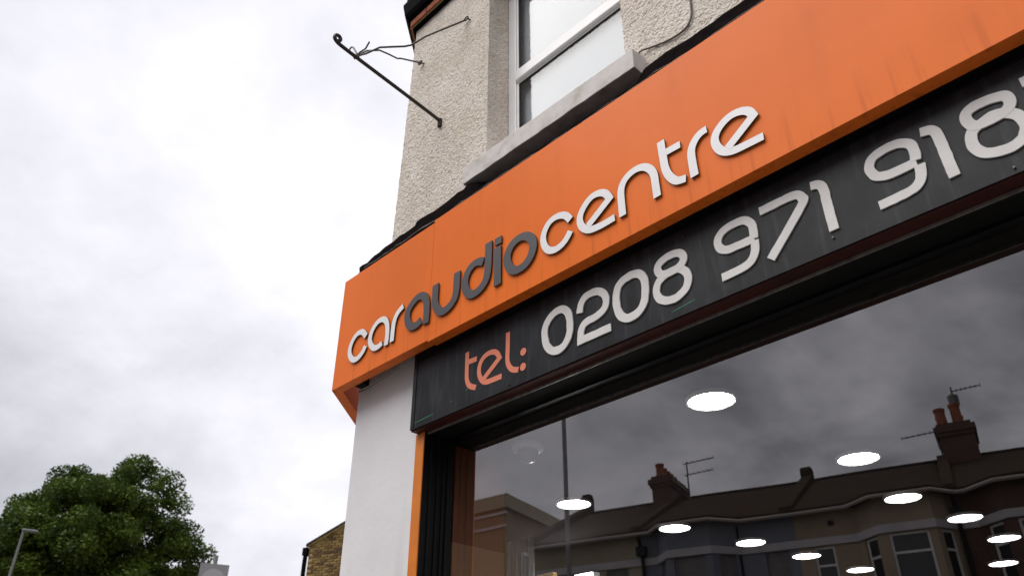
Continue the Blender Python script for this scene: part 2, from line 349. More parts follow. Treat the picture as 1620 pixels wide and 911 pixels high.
def rough(p, amp):
    q = Vector(p)
    a = noise.noise(q*36)*.5 + noise.noise(q*72+Vector((5,3,1)))*.5
    b = noise.noise(q*3.1)*.6
    return amp*a*2 + .004*b
def upper_wall():
    mb = MB(); Y = 2.72; z0, z1 = 4.30, 7.13
    ox0, ox1, oz0 = -3.065, -1.872, 5.0              # window opening, runs up past the eaves of the frame
    oz1 = 7.02
    h = 0.0125
    def left(z): return -4.085 + (z-4.95)*0.036
    nx = 256; nz = int((z1-z0)/h)
    def X(i, z):
        # columns snap to the opening's edges
        l = left(z); n1, n2 = 82, 177
        if i <= n1: return l + (ox0-l)*i/n1
        if i <= n2: return ox0 + (ox1-ox0)*(i-n1)/(n2-n1)
        return ox1 + (-0.88-ox1)*(i-n2)/(nx-n2)
    zs = [z0 + (z1-z0)*j/nz for j in range(nz+1)]
    j0 = min(range(nz+1), key=lambda j: abs(zs[j]-oz0)); zs[j0] = oz0
    j1 = min(range(nz+1), key=lambda j: abs(zs[j]-oz1)); zs[j1] = oz1
    vs = []
    for z in zs:
        for i in range(nx+1):
            x = X(i, z); p = (x, Y, z); r = rough(p, .0034)
            dx = noise.noise(Vector(p)*40+Vector((9,9,9)))*.004 if 0 < i else -abs(noise.noise(Vector(p)*22))*.012
            vs.append((x+dx, Y - r, z))
    fs = []
    for j in range(nz):
        for i in range(nx):
            if 82 <= i < 177 and j0 <= j < j1: continue
            a = j*(nx+1)+i; fs.append((a, a+1, a+nx+2, a+nx+1))
    mb.add(vs, fs)
    # return of the wall round the corner
    ns = 14; vs2 = []; fs2 = []
    for j in range(nz+1):
        a = vs[j*(nx+1)]; vs2.append(a)
        for k in range(1, ns+1):
            d = .02*k if k < ns else 18.0
            q = Vector((left(zs[j]), Y, zs[j])) + SD*d; r = rough(q, .0045) if k < ns else 0
            vs2.append((q.x+SNX*r, q.y+SNY*r, q.z))
        if j < nz:
            for k in range(ns):
                b = j*(ns+1)+k; fs2.append((b, b+1, b+ns+2, b+ns+1))
    mb.add(vs2, fs2)
    # left reveal, right reveal and head of the opening
    for xx, sg in ((ox0, 1), (ox1, -1)):
        vs3 = []; fs3 = []; nd = 16; nn = j1-j0
        for j in range(nn+1):
            for k in range(nd+1):
                y = Y + .22*k/nd; z = zs[j0+j]; p = Vector((xx, y, z)); r = rough(p, .004)
                if k == 0:
                    a = vs[(j0+j)*(nx+1)+(82 if sg > 0 else 177)]; vs3.append(a)
                else: vs3.append((xx+sg*r, y, z))
                if j < nn and k < nd:
                    b = j*(nd+1)+k; fs3.append((b, b+1, b+nd+2, b+nd+1))
        mb.add(vs3, fs3)
    mb.add([(ox0,Y,oz1),(ox1,Y,oz1),(ox1,Y+.22,oz1),(ox0,Y+.22,oz1)], [(0,1,2,3)])
    # plain continuation to the right
    mb.add([(-.88,Y,z0),(1.8,Y,z0),(1.8,Y,z1),(-.88,Y,z1)], [(0,1,2,3)])
    o = P(mb, 'upper_wall', M['roughcast'], recalc=False)
    b = MB().box(-3.95, 1.8, 3.0, 3.12, 4.3, 7.1); P(b, 'light_block_panel', M['paper'])  # added panel close behind the upper window, blocks light from behind
upper_wall()

# pillar and the wall behind the sign
mb = MB()
px0 = -4.062
mb.prism([(px0,2.56),(-3.412,2.56),(-3.412,2.80),(px0+SD.x*.32,2.56+SD.y*.32)][::1], 0, 4.42)
P(mb, 'pillar', M['white_wall'], bevel=.006)
mb = MB().prism([(px0,2.563),(px0+SD.x*.02,2.563+SD.y*.02),(px0+SD.x*18,2.563+SD.y*18),(px0+SD.x*18+.2,2.563+SD.y*18+.1),(px0+.3,2.66)], 0.001, 4.42); P(mb, 'side_wall', M['white_wall'])
# rough beam end and joint at the head of the pillar, in the sign's shade
ck = [(-4.055,3.655),(-3.99,3.650),(-3.93,3.652),(-3.86,3.664),(-3.78,3.660),(-3.70,3.676),(-3.62,3.680),(-3.56,3.690),(-3.48,3.694),(-3.41,3.705)]
mb = MB()
for a, b in zip(ck, ck[1:]): mb.obox((a[0],2.551,a[1]), (b[0]-a[0],0,b[1]-a[1]), (0,.02,0), (0,0,.3))
P(mb, 'bressummer_end', M['sill'])
P(MB().tube([(x, 2.556, z-.002) for x, z in ck], [.001+.0035*abs(noise.noise(Vector((x*11,0,0))))*2 for x, z in ck], 6), 'crack', M['black_matt'])
mb = MB().box(-4.02,-3.94,2.49,2.55,3.66,3.80); P(mb, 'sign_batten', M['black_matt'])
# lead flashing over the fascia
fl = [(-4.266,4.731),(-4.20,4.728),(-4.12,4.748),(-4.058,4.745),(-3.99,4.757),(-3.894,4.757),(-3.82,4.775),(-3.764,4.764),(-3.70,4.768),(-3.623,4.768),(-3.60,4.795),(-3.502,4.790),(-3.44,4.782),(-3.384,4.792),(-3.29,4.788),(-3.20,4.800),(-3.132,4.792),(-3.10,4.815),(-3.071,4.812)]
x = -3.0
while x < 1.8:
    fl.append((x, 4.783+.014*noise.noise(Vector((x*6,3,0)))+.012*noise.noise(Vector((x*17,1,0))))); x += .07
def flashing():
    mb = MB(); prof = []
    vs = []
    for (x, z) in fl:
        under = -3.06 < x < -1.73; zb = 4.832 if under else z+.035
        if under: z = 4.715+.016*noise.noise(Vector((x*13,2,0)))
        w = .006*noise.noise(Vector((x*9,0,4)))
        vs += [(x+.27,2.412+w,4.455),(x+.27,2.422+w,4.468+abs(w)),(x,2.58+w*2,z-.03),(x,2.60+w*2,z),(x,2.70,zb)]
    n = len(fl); fs = [(i*5+k, (i+1)*5+k, (i+1)*5+k+1, i*5+k+1) for i in range(n-1) for k in range(4)]
    mb.add(vs, fs)
    o = P(mb, 'lead_flashing', M['flash'], recalc=False); so = o.modifiers.new('thickness','SOLIDIFY'); so.thickness = .006
    mb = MB(); pts = []
    x = -3.94
    while x < 1.8:
        pts.append((x, 2.422+.006*noise.noise(Vector((x*5,0,0))), 4.486+.016*noise.noise(Vector((x*4.3,2,0)))+.010*noise.noise(Vector((x*13,5,0))))); x += .045
    mb.tube(pts, [.0022+.003*max(0,noise.noise(Vector((p[0]*9,7,0)))) for p in pts], 5)
    P(mb, 'flashing_edge', M['edge_metal'])
flashing()

# sill and upper window
mb = MB()
n = 40; xs = [-3.154 + (3.154-1.741)*i/n for i in range(n+1)]
vs = []
for i, x in enumerate(xs):
    e = .004*noise.noise(Vector((x*7,0,0))); f = .004*noise.noise(Vector((x*9,8,0))); g = .003*noise.noise(Vector((x*40,8,0)))
    vs += [(x,2.60+f,4.842+e+g),(x,2.60+f,4.982+e*.6+g),(x,2.94,5.03),(x,2.94,4.842),(x,2.74,4.842+e)]
fs = [(i*5+k, i*5+(k+1)%5, (i+1)*5+(k+1)%5, (i+1)*5+k) for i in range(n) for k in range(5)]
fs += [(4,3,2,1,0), tuple(n*5+k for k in range(5))]
mb.add(vs, fs); P(mb, 'window_sill', M['sill'], bevel=.004)
mb = MB()
F0, F1 = 2.92, 2.985
mb.box(-3.062,-2.985,F0,F1,5.03,7.02)                       # left stile
mb.box(-1.945,-1.868,F0,F1,5.03,7.02)                       # right stile
mb.box(-2.985,-1.945,F0,F1,5.03,5.11)
mb.box(-2.985,-1.945,F0,F1,6.94,7.02)
win = P(mb, 'casement_window', M['upvc'], bevel=.006)
P(MB().box(-2.985,-1.945,F0-.012,F1,5.862,5.965), 'transom', M['upvc'], win, bevel=.010)
mb = MB()
for (xa,xb,za,zb) in ((-2.985,-1.945,5.11,5.862),(-2.985,-1.945,5.965,6.94)):
    mb.box(xa,xa+.020,F0+.010,F1-.01,za,zb); mb.box(xb-.020,xb,F0+.010,F1-.01,za,zb)
    mb.box(xa+.020,xb-.020,F0+.010,F1-.01,za,za+.018); mb.box(xa+.020,xb-.020,F0+.010,F1-.01,zb-.018,zb)
P(mb, 'sash_bead', M['upvc'], win, bevel=.004)
mb = MB()
for (xa,xb,za,zb) in ((-2.965,-1.965,5.128,5.844),(-2.965,-1.965,5.983,6.922)):
    w = .006
    mb.box(xa,xa+w,F0+.014,F1-.014,za,zb); mb.box(xb-w,xb,F0+.014,F1-.014,za,zb); mb.box(xa+w,xb-w,F0+.014,F1-.014,za,za+w); mb.box(xa+w,xb-w,F0+.014,F1-.014,zb-w,zb)
P(mb, 'window_seal', M['gasket'], win)
for (za,zb) in ((5.134,5.838),(5.989,6.916)):
    P(MB().box(-2.959,-1.971,F0+.020,F0+.024,za,zb), 'pane', M['upper_glass'], win)
P(MB().box(-3.41,1.8,2.58,2.99,3.41,4.41), 'light_leak_filler', M['black_matt'])  # unseen box added behind the sign to stop light leaking in from above
# dark red soffit board, drip edge, shutter box
P(MB().box(-3.40,1.8,2.505,2.572,3.190,3.215), 'soffit_board', M['redboard'])
P(MB().box(-3.36,1.8,2.5725,2.578,3.178,3.20), 'drip_edge', M['edge_metal'])
P(MB().box(-3.412,1.8,2.5785,2.80,3.192,3.40), 'shutter_box', M['black_matt'])
# jamb: orange strip, black shutter guide, dark orange inner jamb
mb = MB().box(-3.410,-3.337,2.548,2.556,0,3.188); P(mb, 'orange_trim', M['orange_strip'], bevel=.002)
mb = MB()
mb.box(-3.41,-3.339,2.5565,2.765,0,3.188)
for y in (2.60,2.65,2.69): mb.box(-3.3388,-3.330,y,y+.012,0,3.187)
P(mb, 'shutter_guide', M['black'], bevel=.002)
# shop window
sw = P(MB().box(-3.345,-3.331,2.722,2.762,0.4,3.19), 'shop_window', M['black'])
P(MB().box(-3.331,1.8,2.722,2.762,3.176,3.19), 'frame_head', M['black'], sw)
P(MB().box(-3.331,-3.300,2.723,2.737,3.160,3.176), 'corner_block', M['black'], sw)
P(MB().add([(-3.332,2.74,.4),(1.8,2.74,.4),(1.8,2.74,3.177),(-3.332,2.74,3.177)], [(0,1,2,3)]), 'pane', M['shop_glass'], sw)
P(MB().box(-3.41,1.8,2.70,2.78,0,.4), 'stall_riser', M['black'])
# eaves: black strip standing in for the shadow line, brick course, gutter
ex = -4.085 + (7.08-4.95)*.036; ey = 2.72
P(MB().sweep([(-.02,7.085),(.035,7.085),(.035,7.105),(-.02,7.105)], corner_path(ex, ey)), 'eaves_shadow_strip', M['gutter'])
co = P(MB().sweep([(-.02,7.107),(.045,7.107),(.045,7.176),(-.02,7.176)], corner_path(ex, ey)), 'brick_course', M['mortar'])
bm_ = MB().box(0,.215,-.013,.03,0,.065).mesh('brick', M['red_brick'])
def put_mesh(me, name, parent, loc, rz=0):
    o = bpy.data.objects.new(name, me); COL.objects.link(o); o.parent = parent; o.location = loc; o.rotation_euler = (0,0,rz); return o
x = ex-.455*.045
for i in range(24): put_mesh(bm_, 'brick', co, (x+.226*i+.003+1.0, ey-.047-2.72, 7.109))
sa = math.atan2(SD.y, SD.x)
for i in range(12):
    q = Vector((ex-.455*.045, ey-.045, 0)) + SD*(.226*(i+1)) ; q += Vector((SNX,SNY,0))*.002
    put_mesh(bm_, 'brick', co, (q.x+1.0, q.y-2.72, 7.109), sa+PI)
prof = [(.03,7.178),(.06,7.182),(.09,7.205),(.11,7.24),(.12,7.30),(.128,7.345),(.128,7.37),(.0,7.37)]
P(MB().sweep(prof, corner_path(ex, ey)), 'gutter', M['gutter'], bevel=.004)
P(MB().prism([(1.8,2.62),(ex-.05,2.62),(ex+SD.x*17-.1,2.62+SD.y*17),(1.8,15.4)], 7.371, 7.45), 'roof', M['slate'])
# ------------------------------------------------------------------ the orange fascia sign
def smooth_path(pts, closed=False, sub=8, it=3):
    n = len(pts); out = []
    if n == 2: return [Vector(p) for p in pts]
    P_ = [Vector(p) for p in pts]
    rng = range(n if closed else n-1)
    for i in rng:
        if closed: a, b, c, d = (P_[(i-1) % n], P_[i], P_[(i+1) % n], P_[(i+2) % n])
        else: a = P_[i-1] if i else P_[0]*2-P_[1]; b = P_[i]; c = P_[i+1]; d = P_[i+2] if i+2 < n else P_[-1]*2-P_[-2]
        for k in range(sub):
            t = k/sub; out.append(.5*((2*b)+(c-a)*t+(2*a-5*b+4*c-d)*t*t+(3*b-a-3*c+d)*t**3))
    if not closed: out.append(P_[-1])
    for _ in range(it*4):
        m = len(out); new = list(out)
        for i in range(m):
            if closed: new[i] = (out[i-1]+out[i]*2+out[(i+1) % m])/4
            elif 0 < i < m-1: new[i] = (out[i-1]+out[i]*2+out[i+1])/4
        out = new
    return out
def stroke(mb, pts, w, y0, y1, closed=False, wob=0.0, it=3, wv=None, corner=None):
    """a flat bar of width w following pts in the x-z plane, from y0 (front) to y1 (back)"""
    if corner is None: c = smooth_path(pts, closed, it=it)
    elif corner > 0: c = [Vector(pts[0]).lerp(Vector(pts[1]), q/6) for q in range(6)] + smooth_path(pts[1:], False, it=it)
    else: c = smooth_path(pts[:-1], False, it=it) + [Vector(pts[-2]).lerp(Vector(pts[-1]), q/6) for q in range(1, 7)]
    n = len(c); vs = []
    for i, p in enumerate(c):
        if closed: d1 = p-c[i-1]; d2 = c[(i+1) % n]-p
        else: d1 = p-c[i-1] if i else c[1]-p; d2 = c[i+1]-p if i < n-1 else p-c[i-1]
        n1 = Vector((-d1.y, d1.x)).normalized(); n2 = Vector((-d2.y, d2.x)).normalized(); u = (n1+n2)
        u = u.normalized() if u.length > .05 else n1
        u = u/max(.45, u.dot(n1)); t = Vector((u.y, -u.x)).normalized()
        h = w/2
        # strokes of the sign thicken a little where they run level
        if wv: h = h*(1-wv*abs(t.y)+wv*.4)
        e1 = h*(1+wob*noise.noise(Vector((p.x*37, p.y*37, 3)))*2); e2 = h*(1+wob*noise.noise(Vector((p.x*37, p.y*37, 9)))*2)
        a = p+u*e1; b = p-u*e2; yf = y0 if closed else y0+.0005*i/n
        vs += [(a.x,yf,a.y),(b.x,yf,b.y),(b.x,y1,b.y),(a.x,y1,a.y)]
    fs = []
    for i in range(n if closed else n-1):
        j = (i+1) % n
        for k in range(4): fs.append((i*4+k, i*4+(k+1)%4, j*4+(k+1)%4, j*4+k))
    if not closed: fs += [(3,2,1,0), tuple((n-1)*4+k for k in range(4))]
    mb.add(vs, fs)
WORD=[('c', 0, [(-3.7788, 3.89), (-3.8068, 3.924), (-3.8402, 3.9451), (-3.8876, 3.9441), (-3.9223, 3.9215), (-3.944, 3.8881), (-3.9517, 3.8497), (-3.9387, 3.8101), (-3.9, 3.7687), (-3.8553, 3.7616), (-3.8198, 3.7736), (-3.7937, 3.7928), (-3.7746, 3.8213)]), ('a', 0, [(-3.552, 3.7443), (-3.5468, 3.8092), (-3.5523, 3.8678), (-3.5693, 3.9116), (-3.6052, 3.9432), (-3.6557, 3.9469), (-3.6963, 3.9266), (-3.724, 3.8908), (-3.7317, 3.8503), (-3.7175, 3.8107), (-3.6792, 3.7706), (-3.6388, 3.7638), (-3.6125, 3.7693), (-3.5966, 3.7757)]), ('r', 0, [(-3.4954, 3.7466), (-3.494, 3.8171), (-3.4914, 3.8611), (-3.4811, 3.8967), (-3.4622, 3.9233), (-3.4371, 3.94), (-3.4059, 3.9529)]), ('a', 0, [(-3.1771, 3.7455), (-3.1741, 3.8036), (-3.1759, 3.8589), (-3.1842, 3.9014), (-3.205, 3.9334), (-3.2345, 3.952), (-3.2701, 3.9553), (-3.308, 3.9402), (-3.3436, 3.914), (-3.3608, 3.8765), (-3.3547, 3.8346), (-3.3357, 3.7995), (-3.3076, 3.7758), (-3.2725, 3.768), (-3.2456, 3.7742), (-3.2243, 3.7852)]), ('u', 0, [(-3.1034, 3.9702), (-3.1037, 3.911), (-3.103, 3.8559), (-3.0898, 3.8143), (-3.0478, 3.7672), (-3.0083, 3.7609), (-2.9674, 3.7727), (-2.9336, 3.7983), (-2.9191, 3.832), (-2.9157, 3.8751), (-2.9158, 3.9203), (-2.9132, 3.9688)]), ('d', 0, [(-2.6547, 4.0417), (-2.6558, 3.9705), (-2.6572, 3.8912), (-2.6637, 3.8365), (-2.6767, 3.8059), (-2.7056, 3.7798), (-2.7448, 3.7659), (-2.7851, 3.7676), (-2.8236, 3.7961), (-2.8453, 3.8488), (-2.8413, 3.8951), (-2.8213, 3.9292), (-2.7925, 3.9511), (-2.7585, 3.9586), (-2.7277, 3.9523), (-2.6969, 3.9385)]), ('i', 0, [(-2.5842, 3.9778), (-2.5832, 3.7391)]), ('i', 0, [(-2.5805, 4.038), (-2.5812, 3.9935)]), ('o', 1, [(-2.3701, 3.9422), (-2.3325, 3.9083), (-2.3178, 3.8642), (-2.3281, 3.8186), (-2.3553, 3.7839), (-2.3973, 3.7634), (-2.4517, 3.7674), (-2.4886, 3.7989), (-2.51, 3.8488), (-2.5077, 3.8892), (-2.4827, 3.932), (-2.4265, 3.9542)]), ('c', 0, [(-2.0632, 3.883), (-2.0821, 3.9135), (-2.1106, 3.9372), (-2.1553, 3.9497), (-2.2016, 3.9416), (-2.2333, 3.9093), (-2.2483, 3.8711), (-2.2438, 3.8261), (-2.2237, 3.7879), (-2.1977, 3.7675), (-2.1599, 3.759), (-2.118, 3.7692), (-2.0868, 3.7928), (-2.0665, 3.8183)]), ('e', 0, [(-1.8151, 3.8864), (-1.8319, 3.912), (-1.8608, 3.9367), (-1.9061, 3.9471), (-1.9439, 3.9355), (-1.9766, 3.9083), (-1.9983, 3.8776), (-2.0039, 3.846), (-1.9953, 3.8107), (-1.9723, 3.781), (-1.9447, 3.7635), (-1.9142, 3.757), (-1.8635, 3.7536), (-1.7945, 3.7567)]), ('e', 0, [(-1.9544, 3.791), (-1.8158, 3.878)]), ('n', 0, [(-1.7483, 3.7404), (-1.7493, 3.818), (-1.7478, 3.8745), (-1.7374, 3.9088), (-1.7184, 3.9328), (-1.6838, 3.9504), (-1.6455, 3.9539), (-1.6092, 3.9429), (-1.5795, 3.9166), (-1.5618, 3.8828), (-1.5568, 3.8527), (-1.556, 3.8048), (-1.5541, 3.7414)]), ('t', 0, [(-1.5027, 4.0283), (-1.5013, 3.9717), (-1.4987, 3.9136), (-1.4963, 3.8677), (-1.4829, 3.8186), (-1.4535, 3.7729), (-1.427, 3.7617), (-1.4009, 3.7567)]), ('t', 0, [(-1.4913, 3.9524), (-1.4061, 3.9502)]), ('r', 0, [(-1.3572, 3.7422), (-1.359, 3.8069), (-1.3587, 3.8662), (-1.3488, 3.9011), (-1.3255, 3.9304), (-1.2982, 3.946), (-1.268, 3.9484)]), ('e', 0, [(-1.0511, 3.8883), (-1.0659, 3.9125), (-1.0935, 3.9336), (-1.1336, 3.9448), (-1.1725, 3.9383), (-1.2067, 3.9189), (-1.2304, 3.8936), (-1.2401, 3.8619), (-1.2342, 3.826), (-1.2169, 3.794), (-1.192, 3.7742), (-1.1615, 3.7625), (-1.119, 3.7584), (-1.0279, 3.7541)]), ('e', 0, [(-1.1879, 3.7905), (-1.0526, 3.8802)])]
PHONE=[('t', 0, [(-2.9333, 3.514), (-2.9332, 3.452), (-2.9333, 3.3933), (-2.9318, 3.3589), (-2.9211, 3.3266), (-2.8989, 3.3029), (-2.8571, 3.2843)]), ('t', 0, [(-2.9319, 3.4525), (-2.8556, 3.4489)]), ('e', 0, [(-2.6773, 3.3985), (-2.6952, 3.4229), (-2.7252, 3.4428), (-2.77, 3.4473), (-2.8085, 3.4319), (-2.8304, 3.4018), (-2.8358, 3.3677), (-2.8284, 3.3367), (-2.8081, 3.3055), (-2.779, 3.289), (-2.7411, 3.2854), (-2.6626, 3.2839)]), ('e', 0, [(-2.7956, 3.314), (-2.6785, 3.3909)]), ('l', 0, [(-2.616, 3.5149), (-2.6176, 3.4268), (-2.621, 3.3622), (-2.6124, 3.3268), (-2.5924, 3.3002), (-2.5704, 3.2868), (-2.5414, 3.2797)]), ('0', 1, [(-2.2314, 3.4922), (-2.2719, 3.4971), (-2.3131, 3.4799), (-2.3429, 3.4489), (-2.353, 3.4179), (-2.3513, 3.3727), (-2.3382, 3.3298), (-2.3106, 3.2981), (-2.2815, 3.2876), (-2.2465, 3.2882), (-2.2137, 3.3095), (-2.1916, 3.349), (-2.1873, 3.3981), (-2.1914, 3.4427), (-2.2057, 3.4732)]), ('2', 0, [(-2.1249, 3.4277), (-2.1132, 3.4709), (-2.0858, 3.4989), (-2.0404, 3.5043), (-2.0022, 3.4952), (-1.9723, 3.4702), (-1.9602, 3.4386), (-1.9642, 3.4092), (-1.9843, 3.3866), (-2.0223, 3.3711), (-2.0832, 3.3668), (-2.1121, 3.3495), (-2.1234, 3.3207), (-2.1273, 3.2743)]), ('2', 0, [(-2.1329, 3.2842), (-1.9453, 3.2844)]), ('0', 1, [(-1.7825, 3.4922), (-1.8181, 3.4969), (-1.864, 3.4873), (-1.892, 3.4608), (-1.9025, 3.4191), (-1.903, 3.3686), (-1.89, 3.3259), (-1.8623, 3.2966), (-1.8249, 3.289), (-1.7863, 3.2987), (-1.7548, 3.3297), (-1.7423, 3.3761), (-1.7391, 3.4245), (-1.7439, 3.4544), (-1.7582, 3.4786)]), ('8', 1, [(-1.5496, 3.4941), (-1.5302, 3.4689), (-1.5327, 3.4428), (-1.5667, 3.4216), (-1.6255, 3.4198), (-1.6552, 3.4321), (-1.6663, 3.4622), (-1.6482, 3.4903), (-1.5972, 3.5017)]), ('8', 1, [(-1.5668, 3.4207), (-1.5327, 3.3953), (-1.5187, 3.3609), (-1.5264, 3.3261), (-1.5504, 3.301), (-1.597, 3.2853), (-1.646, 3.2954), (-1.6774, 3.324), (-1.6849, 3.3613), (-1.6686, 3.3984), (-1.6257, 3.4188)]), ('9', 0, [(-1.1995, 3.3942), (-1.1959, 3.4263), (-1.1982, 3.4631), (-1.2179, 3.4906), (-1.2432, 3.5009), (-1.2815, 3.5037), (-1.3245, 3.4964), (-1.3542, 3.4722), (-1.3592, 3.4406), (-1.347, 3.414), (-1.3217, 3.3994), (-1.2791, 3.3958), (-1.198, 3.3953)]), ('9', 0, [(-1.1986, 3.3844), (-1.2018, 3.3498), (-1.2158, 3.3152), (-1.2435, 3.294), (-1.282, 3.2867), (-1.3654, 3.2849)]), ('7', 0, [(-1.1557, 3.5019), (-1.0722, 3.503), (-1.0096, 3.5016), (-0.9853, 3.4907), (-0.9756, 3.4677), (-0.9819, 3.4436), (-1.148, 3.2717)]), ('1', 0, [(-0.9348, 3.5036), (-0.9099, 3.4999), (-0.8915, 3.4769), (-0.8889, 3.4369), (-0.8895, 3.3717), (-0.888, 3.2774)]), ('9', 0, [(-0.5593, 3.4059), (-0.5544, 3.4383), (-0.5563, 3.4729), (-0.5765, 3.4944), (-0.6049, 3.5075), (-0.6463, 3.5086), (-0.6888, 3.5005), (-0.7097, 3.4754), (-0.7121, 3.4477), (-0.7008, 3.4193), (-0.6761, 3.4035), (-0.6328, 3.3969), (-0.5593, 3.3989)]), ('9', 0, [(-0.5527, 3.3832), (-0.5559, 3.3506), (-0.5648, 3.3237), (-0.5838, 3.3052), (-0.6127, 3.2967), (-0.6565, 3.2953), (-0.7163, 3.2933)]), ('1', 0, [(-0.5187, 3.5056), (-0.4914, 3.5003), (-0.4735, 3.481), (-0.4686, 3.4408), (-0.4666, 3.3723), (-0.4638, 3.2797)]), ('8', 1, [(-0.2559, 3.4971), (-0.2405, 3.4721), (-0.2456, 3.4424), (-0.2783, 3.428), (-0.3445, 3.4267), (-0.3678, 3.4421), (-0.375, 3.4779), (-0.3591, 3.5012), (-0.3182, 3.5071)]), ('8', 1, [(-0.2669, 3.4279), (-0.2375, 3.4012), (-0.2251, 3.3633), (-0.2322, 3.3283), (-0.2528, 3.3023), (-0.2902, 3.2937), (-0.3241, 3.2991), (-0.3563, 3.3123), (-0.3803, 3.3459), (-0.3824, 3.388), (-0.3665, 3.419), (-0.3359, 3.4293), (-0.3018, 3.4395)])]

def join_corners(L_):
    out = []; i = 0
    while i < len(L_):
        ch, cl, pts = L_[i]
        if ch == 'e' and i+1 < len(L_) and L_[i+1][0] == 'e' and len(L_[i+1][2]) == 2:
            d = L_[i+1][2]; out.append((ch, 0, [d[0], d[1]] + pts[1:], 1)); i += 2; continue
        if ch == '2' and i+1 < len(L_) and L_[i+1][0] == '2':
            d = L_[i+1][2]; k = (pts[-1][0]*.5+d[0][0]*.5+.004, d[0][1]); out.append((ch, 0, pts[:-1] + [k, d[1]], -1)); i += 2; continue
        out.append((ch, cl, pts, None)); i += 1
    return out
WORD = join_corners(WORD); PHONE = join_corners(PHONE)
fs_ = thing('fascia_sign', 'long orange fascia sign with raised white and grey lettering', 'shop sign', (-1.0, 2.4, 3.63)); P = Off(fs_)
ZA0, ZA1, ZB0, ZB1 = 3.637, 4.440, 3.626, 4.458
def panel(x0, x1, z0, z1, cap_l=False):
    """a folded tray: face, bottom lip and top lip"""
    mb = MB(); mb.box(x0, x1, 2.4, 2.403, z0, z1); mb.box(x0, x1, 2.403, 2.465, z0, z0+.003); mb.box(x0, x1, 2.403, 2.44, z1-.003, z1)
    mb.box(x0, x1, 2.462, 2.465, z0+.003, z0+.018)
    return mb
P(panel(-4.125,-3.1645,ZA0,ZA1), 'panel', M['orange'])
P(panel(-3.1625,.78,ZB0,ZB1), 'panel', M['orange'])
P(panel(.782,1.8,ZB0,ZB1), 'panel', M['orange'])
# return panel along the side street
mb = MB(); A = Vector((-4.1265,2.4,0)); I_ = Vector((-SNX,-SNY,0))
mb.obox((A.x,A.y,ZA0), SD*1.6, I_*.003, (0,0,ZA1-ZA0))
B_ = A+I_*.0032
mb.obox((B_.x+SD.x*.03,B_.y+SD.y*.03,ZA0+.001), SD*1.57, I_*.062, (0,0,.003))
P(mb, 'return_panel', M['orange'])
P(MB().box(-3.1643,-3.1627,2.402,2.41,ZA0,ZA1), 'panel_joint', M['black_matt'])
P(MB().box(-4.0,1.75,2.52,2.545,3.72,3.80).box(-4.0,1.75,2.52,2.545,4.2,4.28), 'batten', M['black_matt'])
# letters: (character, strokes); e, t and i are made of two strokes
def group_strokes(L_, two):
    out = []; i = 0
    while i < len(L_):
        g = [L_[i]]
        if i+1 < len(L_) and L_[i+1][0] == L_[i][0] and L_[i][0] in two: g.append(L_[i+1]); i += 1
        out.append(g); i += 1
    return out
for k, g in enumerate(group_strokes(WORD, 'ti')):
    grey = 3 <= k <= 7
    mb = MB()
    for q, (ch, cl, pts, cn) in enumerate(g):
        w = .049 if grey else .038
        stroke(mb, pts, w, 2.3875+.0006*q, 2.3955, bool(cl), wv=(-.18 if grey else -.08), corner=cn)
    o = P(mb, 'letter', M['grey_letter'] if grey else M['white_letter'])
    o.data.materials.append(M['letter_edge'])
    for pl in o.data.polygons: pl.material_index = 0 if pl.normal.y < -.5 else 1
    o['label'] = ('dark grey raised letter ' if grey else 'white raised letter ') + g[0][0]

# ------------------------------------------------------------------ the black telephone sign
ps = thing('telephone_sign', 'black board under the orange fascia with a telephone number', 'shop sign', (-1.0, 2.5, 3.2)); P = Off(ps)
P(MB().box(-3.372,1.8,2.5,2.515,3.197,3.90), 'board', M['blackboard'])
P(MB().box(-3.402,-3.3725,2.496,2.545,3.197,3.90), 'edge_trim', M['blackboard'], bevel=.002)
P(MB().box(-3.372,1.8,2.496,2.50,3.603,3.625), 'top_trim', M['black'])
P(MB().box(-3.372,1.8,2.4975,2.50,3.197,3.203), 'bottom_trim', M['screw'] if False else M['blackboard'])
for k, g in enumerate(group_strokes(PHONE, 't89')):
    if g[0][0] in 'tel':
        mb = MB()
        for q, (ch, cl, pts, cn) in enumerate(g): stroke(mb, pts, .0295, 2.4978+.0004*q, 2.4998, bool(cl), corner=cn)
        P(mb, 'letter', M['pink'])['label'] = 'coral letter ' + g[0][0]
    else:
        mb = MB()
        for q, (ch, cl, pts, cn) in enumerate(g):
            w = {'0': .040, '2': .038, '1': .037, '7': .037, '8': .037, '9': .036}[ch]
            stroke(mb, pts, w, 2.4925+.0007*q, 2.4995, bool(cl), wob=.05, it=2, corner=cn)
        P(mb, 'numeral', M['numeral'])
def dot(x, z, r, m, name, y0=2.4978, y1=2.4998, rz=None):
    mb = MB(); n = 20; vs = [(x+r*math.cos(2*PI*k/n), y, z+(rz or r)*math.sin(2*PI*k/n)) for y in (y0, y1) for k in range(n)]
    mb.add(vs, [tuple(range(n)), tuple(range(2*n-1,n-1,-1))]+[(k,(k+1)%n,n+(k+1)%n,n+k) for k in range(n)]); return P(mb, name, m)
dot(-2.506,3.364,.0205,M['pink'],'colon_dot'); dot(-2.509,3.283,.0205,M['pink'],'colon_dot')
